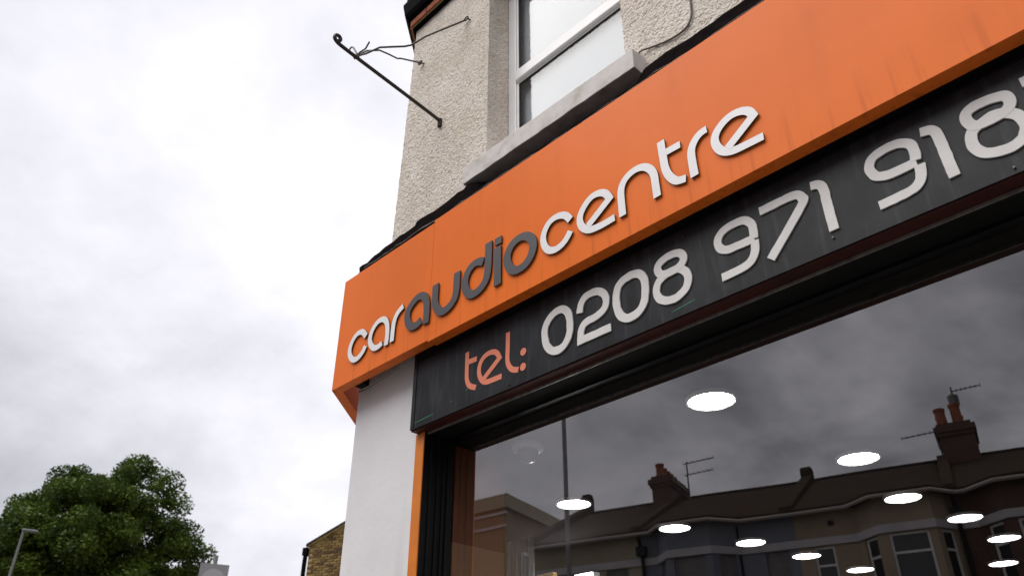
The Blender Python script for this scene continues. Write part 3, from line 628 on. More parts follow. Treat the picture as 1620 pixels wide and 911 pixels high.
# last numeral, cut by the edge of the picture: a second seven
seven = [p for p in PHONE if p[0] == '7'][0]
mb = MB(); stroke(mb, [(a+.962,b+.006) for a, b in seven[2]], .037, 2.4925, 2.4995, wob=.05, it=2); P(mb, 'numeral', M['numeral'])
for (x, z) in [(-3.387,3.215),(-3.387,3.56),(-2.609,3.219),(-1.52,3.56),(-1.9,3.6),(-.9,3.25),(-2.35,3.59),(-3.2,3.575),(-.3,3.22)]: dot(x,z,.0036,M['screw'],'screw',2.4925,2.4965 if x < -3.38 else 2.4995)
# dabs of green paint and a few scuffs
def dab(x0,z0,x1,z1,w):
    n = 10; vs = []; mb = MB()
    for i in range(n+1):
        t = i/n; x = x0+(x1-x0)*t; z = z0+(z1-z0)*t; h = w*(.5+.6*abs(noise.noise(Vector((x*80,z*80,2)))))*math.sin(PI*min(max(t,.05),.95))**.4
        vs += [(x,2.4990,z-h),(x,2.4990,z+h)]
    mb.add(vs, [(i*2,i*2+2,i*2+3,i*2+1) for i in range(n)]); P(mb, 'paint_mark', M['green'], recalc=False)
dab(-3.362,3.232,-3.20,3.240,.0035); dab(-3.06,3.262,-3.045,3.268,.002); dab(-2.94,3.292,-2.92,3.300,.004); dab(-1.62,3.232,-1.50,3.245,.0035)

# ------------------------------------------------------------------ inside the shop
room = [(3.0,2.77),(3.0,16),(-4.1+SD.x*17.4+.15,16),(-4.1+SD.x*.40+.15,2.77)]
tag(MB().prism(room, 3.168, 3.18).build('shop_ceiling', M['ceiling']), kind='structure')
tag(MB().prism(room, -.02, .01).build('shop_floor', M['infloor']), kind='structure')
tag(MB().box(-15.5,3.0,15.5,16,.01,3.167).build('shop_back_wall', M['inwall']), kind='structure')
tag(MB().obox((-4.1+SD.x*.42+.10,2.85,.01), SD*16.8, (.08,0,0), (0,0,3.157)).build('shop_left_wall', M['inwall']), kind='structure')
tag(MB().box(3.0,3.2,3.0,16,.01,3.167).build('shop_right_wall', M['inwall']), kind='structure')
tag(MB().box(1.75,3.2,2.9,3.0,-.1,4.3).build('shop_front_wall', M['black']), kind='structure')
K_ = 1.565/1.4
lights = [(-1.74,2.91,'nearest the glass'),(-1.64,4.12,'second'),(-1.78,5.0,'third'),(-1.69,5.74,'fourth'),(-1.70,6.5,'fifth'),(-1.99,7.37,'sixth'),
          (-3.25,3.67,'nearest'),(-3.16,4.59,'second'),(-3.02,5.32,'third'),(-2.95,6.0,'fourth'),(-2.89,6.78,'fifth'),(-2.9,7.7,'sixth')]
lab = ['large round ceiling light nearest the glass, highest in the window','round ceiling light level with the brick chimney reflection, second of the right row',
 'third round light of the right row, over the tan house reflection','fourth round light of the right row, right of the pale bay','fifth round light of the right row, beside the right edge',
 'last round light of the right row, lowest at the right edge','round ceiling light crossed by the dark reflected post, first of the left row','second round light of the left row, on the reflected gutter',
 'third round light of the left row, on the blue house reflection','fourth round light of the left row, between the two houses','fifth round light of the left row, over the tan wall','far round ceiling light of the left row, below the picture edge']
proto = None
for i, (x, y, _) in enumerate(lights):
    loc = (x*K_, y*K_, 3.167)
    if i == 0:
        t = thing('ceiling_light', lab[0], 'ceiling light', loc, 0, 'round lit ceiling lights inside the shop'); proto = t
        ring = MB().lathe([(.112,-.001),(.126,-.001),(.126,-.016),(.117,-.020),(.112,-.016)], (0,0,0), 40, ring=True).build('rim', M['led_rim'], t, smooth=False)
        disc = MB().lathe([(.0005,-.004),(.1115,-.004),(.1115,-.012),(.0005,-.013)], (0,0,0), 40).build('diffuser', M['led'], t)
    else:
        t = proto.copy(); COL.objects.link(t); t.location = loc; t['label'] = lab[i]
        for ch in (ring, disc): c = ch.copy(); COL.objects.link(c); c.parent = t
t = thing('security_camera', 'small domed security camera on the shop ceiling behind the glass', 'camera', (-3.05,3.07,3.167))
MB().lathe([(.001,0),(.092,0),(.092,-.022),(.084,-.034),(.001,-.034)], (0,0,0), 32).build('base', M['cctv'], t, smooth=True)
MB().lathe([(.058,-.034),(.062,-.046),(.060,-.066),(.048,-.088),(.028,-.102),(.001,-.106)], (0,0,0), 32).build('dome', M['cctv_dome'], t, smooth=True)
t = thing('display_partition', 'orange and tan partition board just inside the left end of the glass', 'partition', (-3.38,3.05,0)); P = Off(t)
P(MB().box(-3.40,-3.340,2.781,3.162,2.632,3.165), 'upper_board', M['orange_dim'])
P(MB().box(-3.40,-3.338,2.781,3.162,0.01,2.630), 'lower_board', M['tan'])
P(MB().box(-3.402,-3.336,3.163,3.178,0,2.80), 'edge_strip', M['olive'])
# pleated curtain
mb = MB(); vs = []; n = 90
for i in range(n+1):
    x = -3.70 + .27*i/n; y = 3.5 + .022*math.sin(i*.55+1.2*math.sin(i*.21)) 
    vs += [(x,y,.9),(x,y+.004*math.sin(i),1.9),(x,y*.25+3.5*.75,2.80)]
mb.add(vs, [(i*3+k,(i+1)*3+k,(i+1)*3+k+1,i*3+k+1) for i in range(n) for k in range(2)])
o = mb.build('curtain', M['curtain'], smooth=True, recalc=False); so = o.modifiers.new('t','SOLIDIFY'); so.thickness = .003
tag(o, 'narrow pleated white curtain hanging behind the orange partition', 'curtain')
o = MB().box(-4.02,-3.86,4.12,4.16,1.2,2.74).build('display_board', M['yellow'], bevel=.004); tag(o, 'yellowish display board standing behind the white curtain', 'display board')
t = thing('light_box', 'bright lit box on the wall low behind the dark post', 'light box', (-4.37,5.05,2.0)); P = Off(t)
P(MB().box(-4.47,-4.27,5.02,5.10,2.3,2.93), 'case', M['led_rim']); P(MB().box(-4.46,-4.28,5.012,5.019,2.31,2.92), 'lit_face', M['led'])
P(MB().box(-4.40,-4.34,5.05,5.09,.01,2.3), 'stand', M['black'])

# paper sheet taped inside the upper window, with a torn left edge
for (za, zb, nm) in ((5.11,5.845,'lower'),(5.965,6.92,'upper')):
    mb = MB(); n = 60; vs = []; y = 2.972 if nm == 'lower' else 2.974
    for i in range(n+1):
        z = za+(zb-za)*i/n
        x = (-2.865 if nm == 'lower' else -2.842) + (.012*noise.noise(Vector((z*14,0,1)))+.008*noise.noise(Vector((z*45,3,1)))) + (.035*max(0,(z-za)/(zb-za)-.55) if nm == 'upper' else .02*max(0,.25-(z-za)))
        vs += [(x,y,z),(-1.95,y,z)]
    mb.add(vs, [(i*2,i*2+1,i*2+3,i*2+2) for i in range(n)])
    o = mb.build('paper_sheet', M['paper'], recalc=False); so = o.modifiers.new('t','SOLIDIFY'); so.thickness = .002; so.offset = -1
    tag(o, 'torn white paper sheet inside the %s pane of the upstairs window' % nm, 'paper sheet')

# ------------------------------------------------------------------ iron bracket
bk = thing('sign_bracket', 'black wrought iron hanging bracket with wire stays on the roughcast wall', 'bracket', (-3.589,2.72,5.755)); P = Off(bk)
arm = smooth_path([(2.715,5.755),(2.676,5.766),(2.376,5.806),(1.961,5.858),(1.848,5.874),(1.795,5.884),(1.766,5.905),(1.762,5.930),(1.776,5.950),(1.797,5.950),(1.809,5.932),(1.803,5.914),(1.79,5.910)], it=1)
N_ = len(arm)
P(MB().tube([(-3.589,p.x,p.y) for p in arm], [.0135 if i < N_*.55 else .0130-.001*max(0,(i/N_-.7)/.3) for i in range(N_)], 10), 'arm', M['iron'], smooth=True)
P(MB().box(-3.605,-3.573,2.700,2.735,5.70,5.778), 'wall_plate', M['rust'], bevel=.004)
w1 = [(-3.580,1.955,5.878),(-3.605,1.975,5.912),(-3.612,2.029,5.975),(-3.572,2.115,6.075),(-3.495,2.275,6.147),(-3.477,2.317,6.178),(-3.468,2.359,6.238),(-3.457,2.421,6.332),(-3.408,2.546,6.474),(-3.332,2.70,6.637)]
w2 = [(-3.596,1.955,5.872),(-3.640,1.97,5.93),(-3.691,2.079,6.106),(-3.751,2.219,6.267),(-3.793,2.326,6.34),(-3.833,2.436,6.405),(-3.844,2.478,6.445),(-3.888,2.70,6.594)]
P(MB().tube(w1, .0075, 7), 'wire_stay', M['iron'], smooth=True); P(MB().tube(w2, .0068, 7), 'wire_stay', M['iron'], smooth=True)
mb = MB()
mb.tube(smooth_path([(-3.576,1.95,5.872),(-3.640,1.94,5.925),(-3.700,1.945,5.99),(-3.712,1.95,6.03),(-3.69,1.952,6.045),(-3.655,1.95,6.01),(-3.615,1.95,5.94),(-3.577,1.95,5.879)], it=1), .0062, 6)
mb.tube([(-3.60,1.95,5.875),(-3.56,1.955,5.895),(-3.50,1.96,5.885),(-3.45,1.955,5.91)], .006, 6)
mb.tube([(-3.60,1.93,5.862),(-3.61,1.945,5.895),(-3.58,1.96,5.90),(-3.57,1.955,5.86),(-3.60,1.94,5.85),(-3.61,1.94,5.88)], .007, 6)
P(mb, 'wire_knot', M['iron'], smooth=True)
for (ex_, ez_) in ((-3.294,6.628),(-3.872,6.585)):
    mb = MB(); mb.tube([(ex_-.012+.022*math.cos(a*.7)*1.0, 2.695, ez_+.004+.018*math.sin(a*.7)) for a in range(10)], .0055, 6)
    mb.tube([(ex_,2.70,ez_),(ex_+.004,2.735,ez_-.006)], .006, 6); P(mb, 'wall_eye', M['rust'], smooth=True)
# loose cable on the wall and round the sill
cb = smooth_path([Vector(p) for p in [(-1.385,2.712,5.60),(-1.398,2.712,5.27),(-1.408,2.712,5.174),(-1.415,2.710,5.059),(-1.455,2.712,5.003),(-1.527,2.710,4.989),(-1.617,2.712,5.010),(-1.70,2.708,5.034),(-1.762,2.703,5.050),(-1.83,2.76,5.075),(-1.90,2.86,5.085),(-1.97,2.905,5.06)]], it=1)
tag(MB().tube(cb, .006, 7).build('cable', M['cable'], smooth=True), 'thin grey cable looping down the roughcast to the right of the sill', 'cable')
# ------------------------------------------------------------------ terrace across the street (seen in the shop glass)
EZ, RZ, RD = 7.58, 9.66, 4.35
def facet(mb, rv, p0, p1, z0, z1, ops, frames):
    """wall facet from p0 to p1 (local x,y; outside is to the left of p0->p1 seen from above ... kept by normal n) with real openings"""
    p0, p1 = Vector(p0), Vector(p1); d = p1-p0; Lh = d.length; d.normalize(); n = Vector((-d.y, d.x))
    if n.y < 0: n = -n
    us = sorted({0, Lh} | {u for o in ops for u in o[:2]}); zs = sorted({z0, z1} | {z for o in ops for z in o[2:4]})
    def pt(u, z, dep=0): q = p0+d*u-n*dep; return (q.x, q.y, z)
    for a, b in zip(us, us[1:]):
        for c, e in zip(zs, zs[1:]):
            if any(o[0] <= a and b <= o[1] and o[2] <= c and e <= o[3] for o in ops): continue
            mb.add([pt(a,c),pt(b,c),pt(b,e),pt(a,e)], [(0,1,2,3)])
    for (u0,u1,c,e) in [o[:4] for o in ops]:
        D = .14
        mb.add([pt(u0,c),pt(u0,e),pt(u0,e,D),pt(u0,c,D)],[(0,1,2,3)]); mb.add([pt(u1,c),pt(u1,e),pt(u1,e,D),pt(u1,c,D)],[(0,1,2,3)])
        mb.add([pt(u0,c),pt(u1,c),pt(u1,c,D),pt(u0,c,D)],[(0,1,2,3)]); mb.add([pt(u0,e),pt(u1,e),pt(u1,e,D),pt(u0,e,D)],[(0,1,2,3)])
        frames.append((p0, d, n, u0, u1, c, e))
def window(parent, fr, style):
    p0, d, n, u0, u1, c, e = fr
    def ob(mb, ua, ub, za, zb, da, db):
        q = p0+d*ua-n*db; mb.obox((q.x,q.y,za), (d.x*(ub-ua),d.y*(ub-ua),0), (n.x*(db-da),n.y*(db-da),0), (0,0,zb-za))
    f = MB(); w = .06; white = style != 'dark'
    ob(f,u0,u0+w,c,e,.06,.12); ob(f,u1-w,u1,c,e,.06,.12); ob(f,u0+w,u1-w,c,c+w,.06,.12); ob(f,u0+w,u1-w,e-w,e,.06,.12)
    t = e-(e-c)*.30 if style in ('bay', 'white') else (c+e)/2
    ob(f,u0+w,u1-w,t-.03,t+.03,.055,.12)
    o = f.build('window', M['old_frame'] if white else M['dark_blind'], parent)
    g = MB(); ob(g,u0+w,u1-w,c+w,t-.031,.085,.09); g.build('pane', M['dark_pane'], o)
    g = MB(); ob(g,u0+w,u1-w,t+.031,e-w,.075,.08); g.build('pane', M['dark_blind'] if style == 'dark' else M['dark_pane'], o)
def terrace_house(s0, s1, wall_m, bay, flats, label, style, chimney=None, gut='gutter_far', bandm='band', pane_style=None):
    """bay = (a, b, c, d): plan breaks along s; flats = windows (s0, s1) in the flat wall"""
    loc = tw(s0, 0, 0)
    h = thing('terraced_house', label, 'house', loc, ang, 'terraced houses across the street, mirrored in the shop glass')
    W = s1-s0; mb = MB(); rv = MB(); fr = []
    path = [(0,0)]
    if bay:
        a, b, c, d = [q-s0 for q in bay]; PB = .62
        path += [(a,0),(b,PB),(c,PB),(d,0)]
    path.append((W,0))
    zb, zt = 5.05, 6.68
    for i, (q0, q1) in enumerate(zip(path, path[1:])):
        if (Vector(q1)-Vector(q0)).length < .02: continue
        L_ = (Vector(q1)-Vector(q0)).length; ops = []
        if bay and i in (1,3): ops = [(L_*.24,L_*.80,zb,zt),(L_*.2,L_*.8,1.0,2.6)]
        elif bay and i == 2: ops = [(L_*.14,L_*.86,zb,zt),(L_*.1,L_*.9,.8,2.7)]
        else:
            for (f0, f1) in flats:
                u0, u1 = f0-s0-q0[0], f1-s0-q0[0]
                if u0 > 0 and u1 < L_: ops += [(u0,u1,zb,zt),(u0,u1,0.02,2.5)]
        facet(mb, rv, q0, q1, 0.0, EZ, ops, fr)
    # gable ends and back
    for xx in (0, W):
        mb.add([(xx,0,0),(xx,0,EZ),(xx,-RD,RZ-.05),(xx,-2*RD,EZ),(xx,-2*RD,0)], [(0,1,2,3,4)])
    mb.add([(0,-2*RD,0),(W,-2*RD,0),(W,-2*RD,EZ),(0,-2*RD,EZ)], [(0,1,2,3)])
    mb.build('wall', M[wall_m], h, recalc=False)
    for f in fr: window(h, f, style)
    # no rooms are built; the panes are opaque and dark in colour
    def offp(o):
        if not bay: return [(0,o),(W,o)]
        return [(0,o),(a-.05*o*8,o) if False else (a-o*.45,o),(b-o*.25,PB+o),(c+o*.25,PB+o),(d+o*.45,o),(W,o)]
    # roof: main slope, flat top over the bay, back slope
    sl = (RZ-EZ)/(RD+.25)
    r = MB(); nseg = 12
    ev = offp(.26)
    vs = [(x, y, EZ+.02) for x, y in ev] + [(x, -.9, EZ+.02+sl*1.16) for x, y in ev] + [(x, -RD, RZ) for x, y in ev]
    m_ = len(ev); r.add(vs, [(k*m_+i,k*m_+i+1,(k+1)*m_+i+1,(k+1)*m_+i) for k in range(2) for i in range(m_-1)])
    r.add([(0,-RD,RZ),(W,-RD,RZ),(W,-2*RD-.25,EZ),(0,-2*RD-.25,EZ)], [(0,1,2,3)])
    roof = r.build('roof', M['slate'], h, recalc=False); so = roof.modifiers.new('t','SOLIDIFY'); so.thickness = .07
    MB().tube([(-.0,-RD,RZ+.05),(W,-RD,RZ+.05)], .10, 8).build('ridge_tile', M['slate'], roof)
    g = MB(); pth = [(x, y, EZ-.03) for x, y in offp(.30)]; g.tube(pth, .055, 8); g.build('gutter', M[gut], h)
    # string course over the windows
    b_ = MB(); pl = offp(.05)
    for q0, q1 in zip(pl, pl[1:]):
        b_.add([(q0[0],q0[1],6.70),(q1[0],q1[1],6.70),(q1[0],q1[1],6.90),(q0[0],q0[1],6.90),(q0[0],q0[1]-.06,6.70),(q1[0],q1[1]-.06,6.70),(q1[0],q1[1]-.06,6.92),(q0[0],q0[1]-.06,6.92)],
               [(0,1,2,3),(4,5,1,0),(3,2,6,7)])
    b_.build('string_course', M[bandm], h, recalc=False)
    return h
def parapet(h, x, w=.34, up=.28, stub=.55):
    mb = MB(); sl = (RZ-EZ)/(RD+.25)
    pts = [(.28,EZ+.0),(.28,EZ+up),(-RD+.15,RZ+up),(-RD+.15,RZ+up+stub*.7),(-RD+.05,RZ+up+stub),(-RD-.25,RZ+up+stub),(-RD-.35,RZ+up+stub*.7),(-RD-.35,RZ+up),(-2*RD,EZ+up),(-2*RD,EZ)]
    n = len(pts); mb.add([(x-w/2,y,z) for y,z in pts]+[(x+w/2,y,z) for y,z in pts], [tuple(range(n)),tuple(range(2*n-1,n-1,-1))]+[(i,(i+1)%n,n+(i+1)%n,n+i) for i in range(n)])
    return mb.build('parapet', M['stone'], h, bevel=.04)
def stack(h, x, w, dep, ztop, pots, m='house_brick', cowl=False):
    mb = MB(); y0, y1 = -RD-dep/2, -RD+dep/2
    mb.box(x-w/2,x+w/2,y0,y1,8.6,ztop-.42); mb.box(x-w/2-.05,x+w/2+.05,y0-.05,y1+.05,ztop-.419,ztop-.30); mb.box(x-w/2-.10,x+w/2+.10,y0-.10,y1+.10,ztop-.299,ztop-.12); mb.box(x-w/2,x+w/2,y0,y1,ztop-.119,ztop)
    c = mb.build('chimney', M[m], h)
    for (dx, dy, hh, r) in pots:
        MB().lathe([(r,0),(r*1.05,.04),(r*.92,.08),(r*.85,hh-.1),(r*1.0,hh-.08),(r*1.0,hh),(r*.8,hh)], (x+dx,-RD+dy,ztop), 14).build('chimney_pot', M['pot'], c)
    return c
H0 = terrace_house(-19.3,-15.5,'yellow_render',None,[(-17.9,-17.1),(-16.6,-15.9)],'cream end house with stained wall left of the blue house, in the reflection','dark')
parapet(H0, .17); stack(H0, 3.45, .72, 1.75, 10.45, [(-.05,.72,.45,.16),(-.05,.38,.38,.15),(-.05,.02,.36,.15),(-.05,-.34,.36,.14),(-.05,-.68,.34,.14)])
H1 = terrace_house(-15.5,-10.95,'blue_render',(-14.95,-14.45,-13.15,-12.5),[(-11.85,-11.2)],'blue grey rendered house with dark windows, reflected in the middle of the glass','dark')
parapet(H1, 0.0, .3, .22, .0)
H2 = terrace_house(-10.95,-6.95,'cream_render',(-9.35,-8.75,-7.45,-6.99),[(-10.55,-10.0)],'tan rendered house with white framed bay window, reflected at lower right','bay')
parapet(H2, -.12, .36, .22, .34)
H3 = terrace_house(-6.95,-2.9,'house_brick',(-6.5,-5.9,-4.5,-3.9),[],'dark red brick house at the right edge of the reflection','bay')
parapet(H3, 0.0, .3, .22, 0); 
stack(H3, .55, .95, 1.5, 10.65, [(-.28,.35,.60,.17),(.16,.25,.72,.17),(-.30,-.1,.50,.15),(.2,-.3,.5,.15)])
MB().lathe([(.09,0),(.10,.15),(.15,.2),(.16,.5),(.10,.58)], (.55+.22, -RD-.02, 11.25), 12).build('cowl', M['aerial'], H3)
H4 = terrace_house(-2.9,1.2,'yellow_render',(-2.4,-1.9,-.6,-.1),[],'cream house beyond the brick one, outside the reflection','bay')
def downpipe(h, x, label=None):
    mb = MB(); mb.tube([(x,.34,EZ-.1),(x,.20,EZ-.35),(x,.10,EZ-.5),(x,.10,.0)], .055, 8); mb.box(x-.14,x+.14,.04,.24,EZ-.62,EZ-.36)
    mb.build('downpipe', M['black'], h)
downpipe(H1, .10); downpipe(H3, .02); downpipe(H1, 3.05) if False else None
MB().tube([(2.98,.05,EZ-.1),(2.98,.05,3.2)], .03, 6).build('cable_drop', M['black'], H1)
MB().box(.9,1.05,.0,.05,7.20,7.32).build('wall_vent', M['black'], H2)
def aerial(s, d, z0, z1, bars, label, rzz=0):
    loc = tw(s, d, z0); t = thing('roof_aerial', label, 'aerial', loc, ang)
    MB().tube([(0,0,0),(0.02,0,z1-z0)], .028, 6).build('mast', M['aerial'], t)
    for (z, x0, x1) in bars:
        mb = MB(); mb.tube([(x0,0,z-z0),(x1,0,z-z0+.05)], .020, 6)
        for k in range(7): xx = x0+(x1-x0)*k/6; mb.tube([(xx,-.16,z-z0+.05*k/6),(xx,.16,z-z0+.05*k/6)], .009, 5)
        mb.build('boom', M['aerial'], t)
aerial(-15.05,-4.1,9.4,10.98,[(10.92,-.1,1.05),(10.5,-.08,.98)],'television aerial with two booms beside the left chimney, in the reflection')
aerial(-6.18,-4.2,11.3,12.0,[(11.85,0,.85)],'television aerial on top of the right chimney, in the reflection')
aerial(-6.92,-4.0,9.5,10.72,[(10.52,-1.0,.0)],'small aerial sticking out left of the right chimney, in the reflection')
# flat roofed block beyond the end of the terrace
fc = Vector((-22.1,-15.52,0)); da = Vector((-.994,.11,0)); db = Vector((-.27,-.963,0))
fb = thing('flat_roofed_building', 'brown flat roofed building with a pale parapet, left in the reflection', 'building', fc); P = Off(fb)
P(MB().obox(fc, da*11, db*14, (0,0,10.15)), 'wall', M['flat_brick'])
P(MB().obox(fc-da*.1-db*.1+Vector((0,0,10.151)), da*11.2, db*14.2, (0,0,.52)), 'parapet', M['yellow_render'])
for z in (9.92, 9.42): P(MB().obox(fc-da*.05-db*.06+Vector((0,0,z)), da*4.3, db*.05, (0,0,.09)), 'string_course', M['band'])
for k in range(3):
    for z in (6.9, 4.3):
        w_ = P(MB().obox(fc+da*(.7+k*1.3)-db*.03+Vector((0,0,z)), da*.8, db*.02, (0,0,.75)), 'window', M['old_frame'])
        P(MB().obox(fc+da*(.78+k*1.3)-db*.045+Vector((0,0,z+.08)), da*.64, db*.012, (0,0,.59)), 'pane', M['dark_pane'], w_)
for k in range(4):
    w_ = P(MB().obox(fc+db*(1.2+k*3)-da*.03+Vector((0,0,7.6)), db*1.4, da*.02, (0,0,1.1)), 'window', M['old_frame'])
    P(MB().obox(fc+db*(1.28+k*3)-da*.045+Vector((0,0,7.68)), db*1.24, da*.012, (0,0,.94)), 'pane', M['dark_pane'], w_)
# tall lamp column on the far pavement
t = thing('lamp_column', 'tall thin grey lamp column reflected as a dark upright line in the glass', 'street lamp', (-12.6,-8.52,0))
MB().tube([(0,0,0),(0,0,1.4),(0,0,1.41),(-.02,0,10.6)], [.09,.09,.06,.052], 12).build('column', M['post'], t, smooth=False)
MB().tube([(-.02,0,10.5),(.1,.3,10.9),(.4,1.2,11.1)], .035, 8).build('arm', M['post'], t)
MB().box(.3,.55,1.1,1.7,11.02,11.14).build('lamp_head', M['post'], t, bevel=.03)

# ------------------------------------------------------------------ yellow brick gable, street sign, lamp and tree on the left
C0 = Vector((-21.58,12.46,0)); wd = Vector((math.cos(math.radians(25)), math.sin(math.radians(25)), 0)); nd_ = Vector((wd.y,-wd.x,0))   # outwards
bh = thing('brick_house', 'yellow stock brick gable end with black gutter behind the white pillar', 'house', C0, math.radians(25))
GE, SL = 7.25, .44                                       # eaves height, roof slope
# local: x along the gable wall, -y towards the camera
GW = 7.0
mb = MB(); g = [(0,0),(GW,0),(GW,GE),(GW/2,GE+SL*GW/2),(0,GE)]
mb.add([(x,.02,z) for x,z in g]+[(x,9,z) for x,z in g], [(0,1,2,3,4),(9,8,7,6,5)]+[(i,5+i,5+(i+1)%5,(i+1)%5) for i in range(5)])
wall = mb.build('gable_wall', M['mortar'], bh)
# individual bricks where the photograph shows them, bonded brickwork below and beyond
bms = [MB().box(0,.204,-.010,.03,0,.052).mesh('brick', m) for m in M['stock']]
z = 6.05; row = 0; cnt = 0; ztop_rows = 0
while z < GE + SL*1.75:
    x = .02 if row % 2 else -.09
    while x < 1.62:
        if z+.07 < GE+SL*(x+.02) and cnt < 298:
            if x > -.01: put_mesh(bms[int(random.random()**1.5*4) % 4 if random.random() < .9 else 3], 'brick', wall, (x, .0+random.uniform(-.002,.004), z)); cnt += 1
        x += .225
    z += .075; row += 1
P2 = MB().add([(0,.008,0),(GW,.008,0),(GW,.008,6.04),(0,.008,6.04)],[(0,1,2,3)]).add([(1.66,.008,6.04),(GW,.008,6.04),(GW,.008,GE),(GW/2,.008,GE+SL*GW/2),(1.66,.008,GE+SL*1.66)],[(0,1,2,3,4)])
P2.build('brickwork', M['stock_wall'], bh, recalc=False)
mb = MB()
mb.add([(-.05,-.10,GE-.05),(GW/2,-.10,GE-.0+SL*GW/2),(GW/2,9.1,GE+SL*GW/2),(-.05,9.1,GE-.05),(-.05,-.10,GE+.02),(GW/2,-.10,GE+.07+SL*GW/2),(GW/2,9.1,GE+.07+SL*GW/2),(-.05,9.1,GE+.02)],
       [(3,2,1,0),(4,5,6,7),(0,1,5,4),(1,2,6,5),(2,3,7,6),(3,0,4,7)])
mb.add([(GW+.3,-.10,GE-.13),(GW/2,-.10,GE+SL*GW/2),(GW/2,9.1,GE+SL*GW/2),(GW+.3,9.1,GE-.13),(GW+.3,-.10,GE-.06),(GW/2,-.10,GE+.07+SL*GW/2),(GW/2,9.1,GE+.07+SL*GW/2),(GW+.3,9.1,GE-.06)],
       [(0,1,2,3),(7,6,5,4),(4,5,1,0),(6,2,1,5),(7,6,2,3),(7,3,0,4)])
rf = mb.build('roof', M['slate'], bh)
vb = MB(); vb.obox((-.05,-.085,GE+.0-.06), (GW/2,0,SL*GW/2), (0,.08,0), (0,0,.035)); vb.build('verge', M['mortar'], rf)
mb = MB(); mb.box(-.16,.0,-.09,.10,GE-.30,GE-.08); mb.tube([(-.08,-.02,GE-.2),(-.08,-.03,GE-.5),(-.08,-.03,0)], .065, 10); mb.build('downpipe', M['gutter'], bh)

def at_az(az, d, z=0): a = math.radians(az); return Vector((math.cos(a)*d, math.sin(a)*d, z))
# street sign seen from behind
p = at_az(155.85, 17); rz = math.radians(155.8-90+8)
t = thing('road_sign', 'back of a grey square road sign with a round disc at the lower edge', 'road sign', p, rz)
MB().tube([(0,.03,0),(0,.03,5.14)], .038, 12).build('post', M['post_light'], t)
MB().box(-.27,.27,-.012,-.008,4.42,4.98).build('backing_plate', M['sign_back'], t, bevel=.002)
mb = MB(); n = 32
mb.add([(.225*math.cos(2*PI*k/n), y, 4.66+.225*math.sin(2*PI*k/n)) for y in (-.020,-.0125) for k in range(n)], [tuple(range(n)),tuple(range(2*n-1,n-1,-1))]+[(k,(k+1)%n,n+(k+1)%n,n+k) for k in range(n)])
mb.build('disc', M['sign_disc'], t)
mb = MB(); mb.box(-.25,.25,-.0075,.0,4.50,4.54).box(-.25,.25,-.0075,.0,4.84,4.88); mb.build('bracket', M['post'], t)
# slim street lamp before the tree
p = at_az(167.25, 25)
t = thing('street_lamp', 'slim pale street lamp standing in front of the tree', 'street lamp', p, math.radians(167-90))
MB().tube([(0,0,0),(0,0,1.2),(0,0,6.95)], [.08,.045,.030], 10).build('pole', M['post_light'], t)
MB().box(-.05,.34,-.06,.06,6.95,7.02).build('lamp_head', M['post_light'], t, bevel=.03)

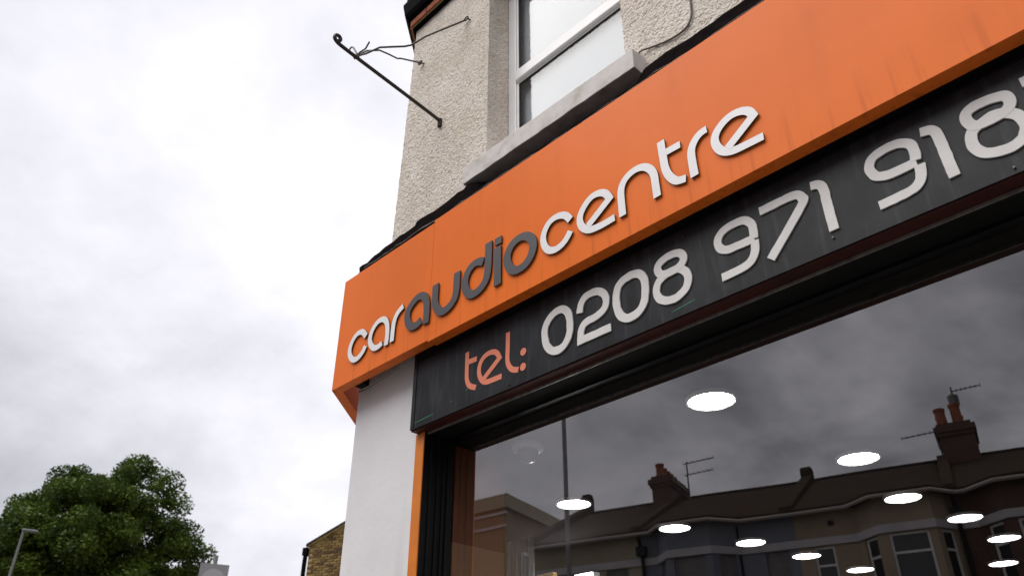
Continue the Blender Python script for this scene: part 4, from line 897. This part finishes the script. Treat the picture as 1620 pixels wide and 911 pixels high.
# the tree
def tree(name, label, base, cz, rx, rz_, nclump, nleaf, seed):
    rnd = random.Random(seed)
    t = thing(name, label, 'tree', base)
    wood = MB()
    trunk = [(0,0,0),(.1,0,1.6),(.05,.1,3.0),(.2,.1,4.4)]
    wood.tube(trunk, [.48,.38,.33,.26], 10)
    clumps = []
    def shape(dv):
        # radius multiplier: uneven outline
        return 1.0 + .09*noise.noise(Vector(dv)*1.6+Vector((seed,0,0))) + .12*noise.noise(Vector(dv)*3.7+Vector((0,seed,0)))
    k = 0
    while len(clumps) < nclump:
        d = Vector((rnd.gauss(0,1), rnd.gauss(0,1), rnd.gauss(0,1))).normalized()
        if d.z < -.55: continue
        r = (rnd.random()**.38)*shape(d)
        c = Vector((d.x*rx*r, d.y*rx*r, cz+d.z*rz_*r))
        if len(clumps) % 5 == 0: c = Vector((-.31*3.0, -.95*3.0, cz-1.6)) + Vector((d.x, d.y, d.z))*2.0*r
        clumps.append((c, rnd.uniform(.28,.80)*(1.0 if r > .6 else .8)))
    # limbs to some clumps
    top = Vector(trunk[-1])
    for i in range(26):
        c, _ = clumps[rnd.randrange(len(clumps))]; st = Vector((.08,.05,rnd.uniform(2.6,4.4)))
        mid = st.lerp(c, .5)+Vector((rnd.uniform(-.4,.4),rnd.uniform(-.4,.4),rnd.uniform(.1,.6)))
        pts = smooth_path([st, st.lerp(mid,.5)+Vector((0,0,.1)), mid, c], it=1, sub=4); n = len(pts)
        wood.tube(pts, [.15*(1-j/n)+.02 for j in range(n)], 6)
        for j in range(4):
            q = pts[rnd.randrange(n//2, n)]; e = q+Vector((rnd.uniform(-.6,.6),rnd.uniform(-.6,.6),rnd.uniform(.0,.4)))
            wood.tube([q, q.lerp(e,.5)+Vector((0,0,.08)), e], [.035,.025,.012], 5)
    tk = wood.build('trunk', M['bark'], t, smooth=True)
    vs = []; fs = []
    per = nleaf//nclump
    for c, r in clumps:
        ax = Vector((rnd.uniform(.8,1.25), rnd.uniform(.8,1.25), rnd.uniform(.55,.9)))
        for _ in range(int(per*(r/.54)**2)):
            d = Vector((rnd.gauss(0,1), rnd.gauss(0,1), rnd.gauss(0,1))).normalized()*(rnd.random()**.45)*r
            p = c+Vector((d.x*ax.x, d.y*ax.y, d.z*ax.z))
            s = rnd.uniform(.038,.082)
            a = Vector((rnd.gauss(0,1), rnd.gauss(0,1), rnd.gauss(0,.7))).normalized(); b = a.orthogonal(); b = (b*math.cos(rnd.random()*6)+a.cross(b)*math.sin(rnd.random()*6)).normalized()
            o = len(vs); vs += [p-a*s, p+b*s*.55, p+a*s*1.1, p-b*s*.55]; fs.append((o,o+1,o+2,o+3))
    me = bpy.data.meshes.new('crown'); me.from_pydata([tuple(v) for v in vs], [], fs); me.materials.append(M['leaf']); me.update()
    cr = bpy.data.objects.new('crown', me); COL.objects.link(cr); cr.parent = t; cr['kind'] = 'stuff'
    return t
tb = at_az(162.9, 32)
tree('oak_tree', 'large dense dark green tree behind the street lamp at lower left', tb, 7.2, 3.45, 3.75, 350, 190000, 8)
bpy.context.view_layer.update()
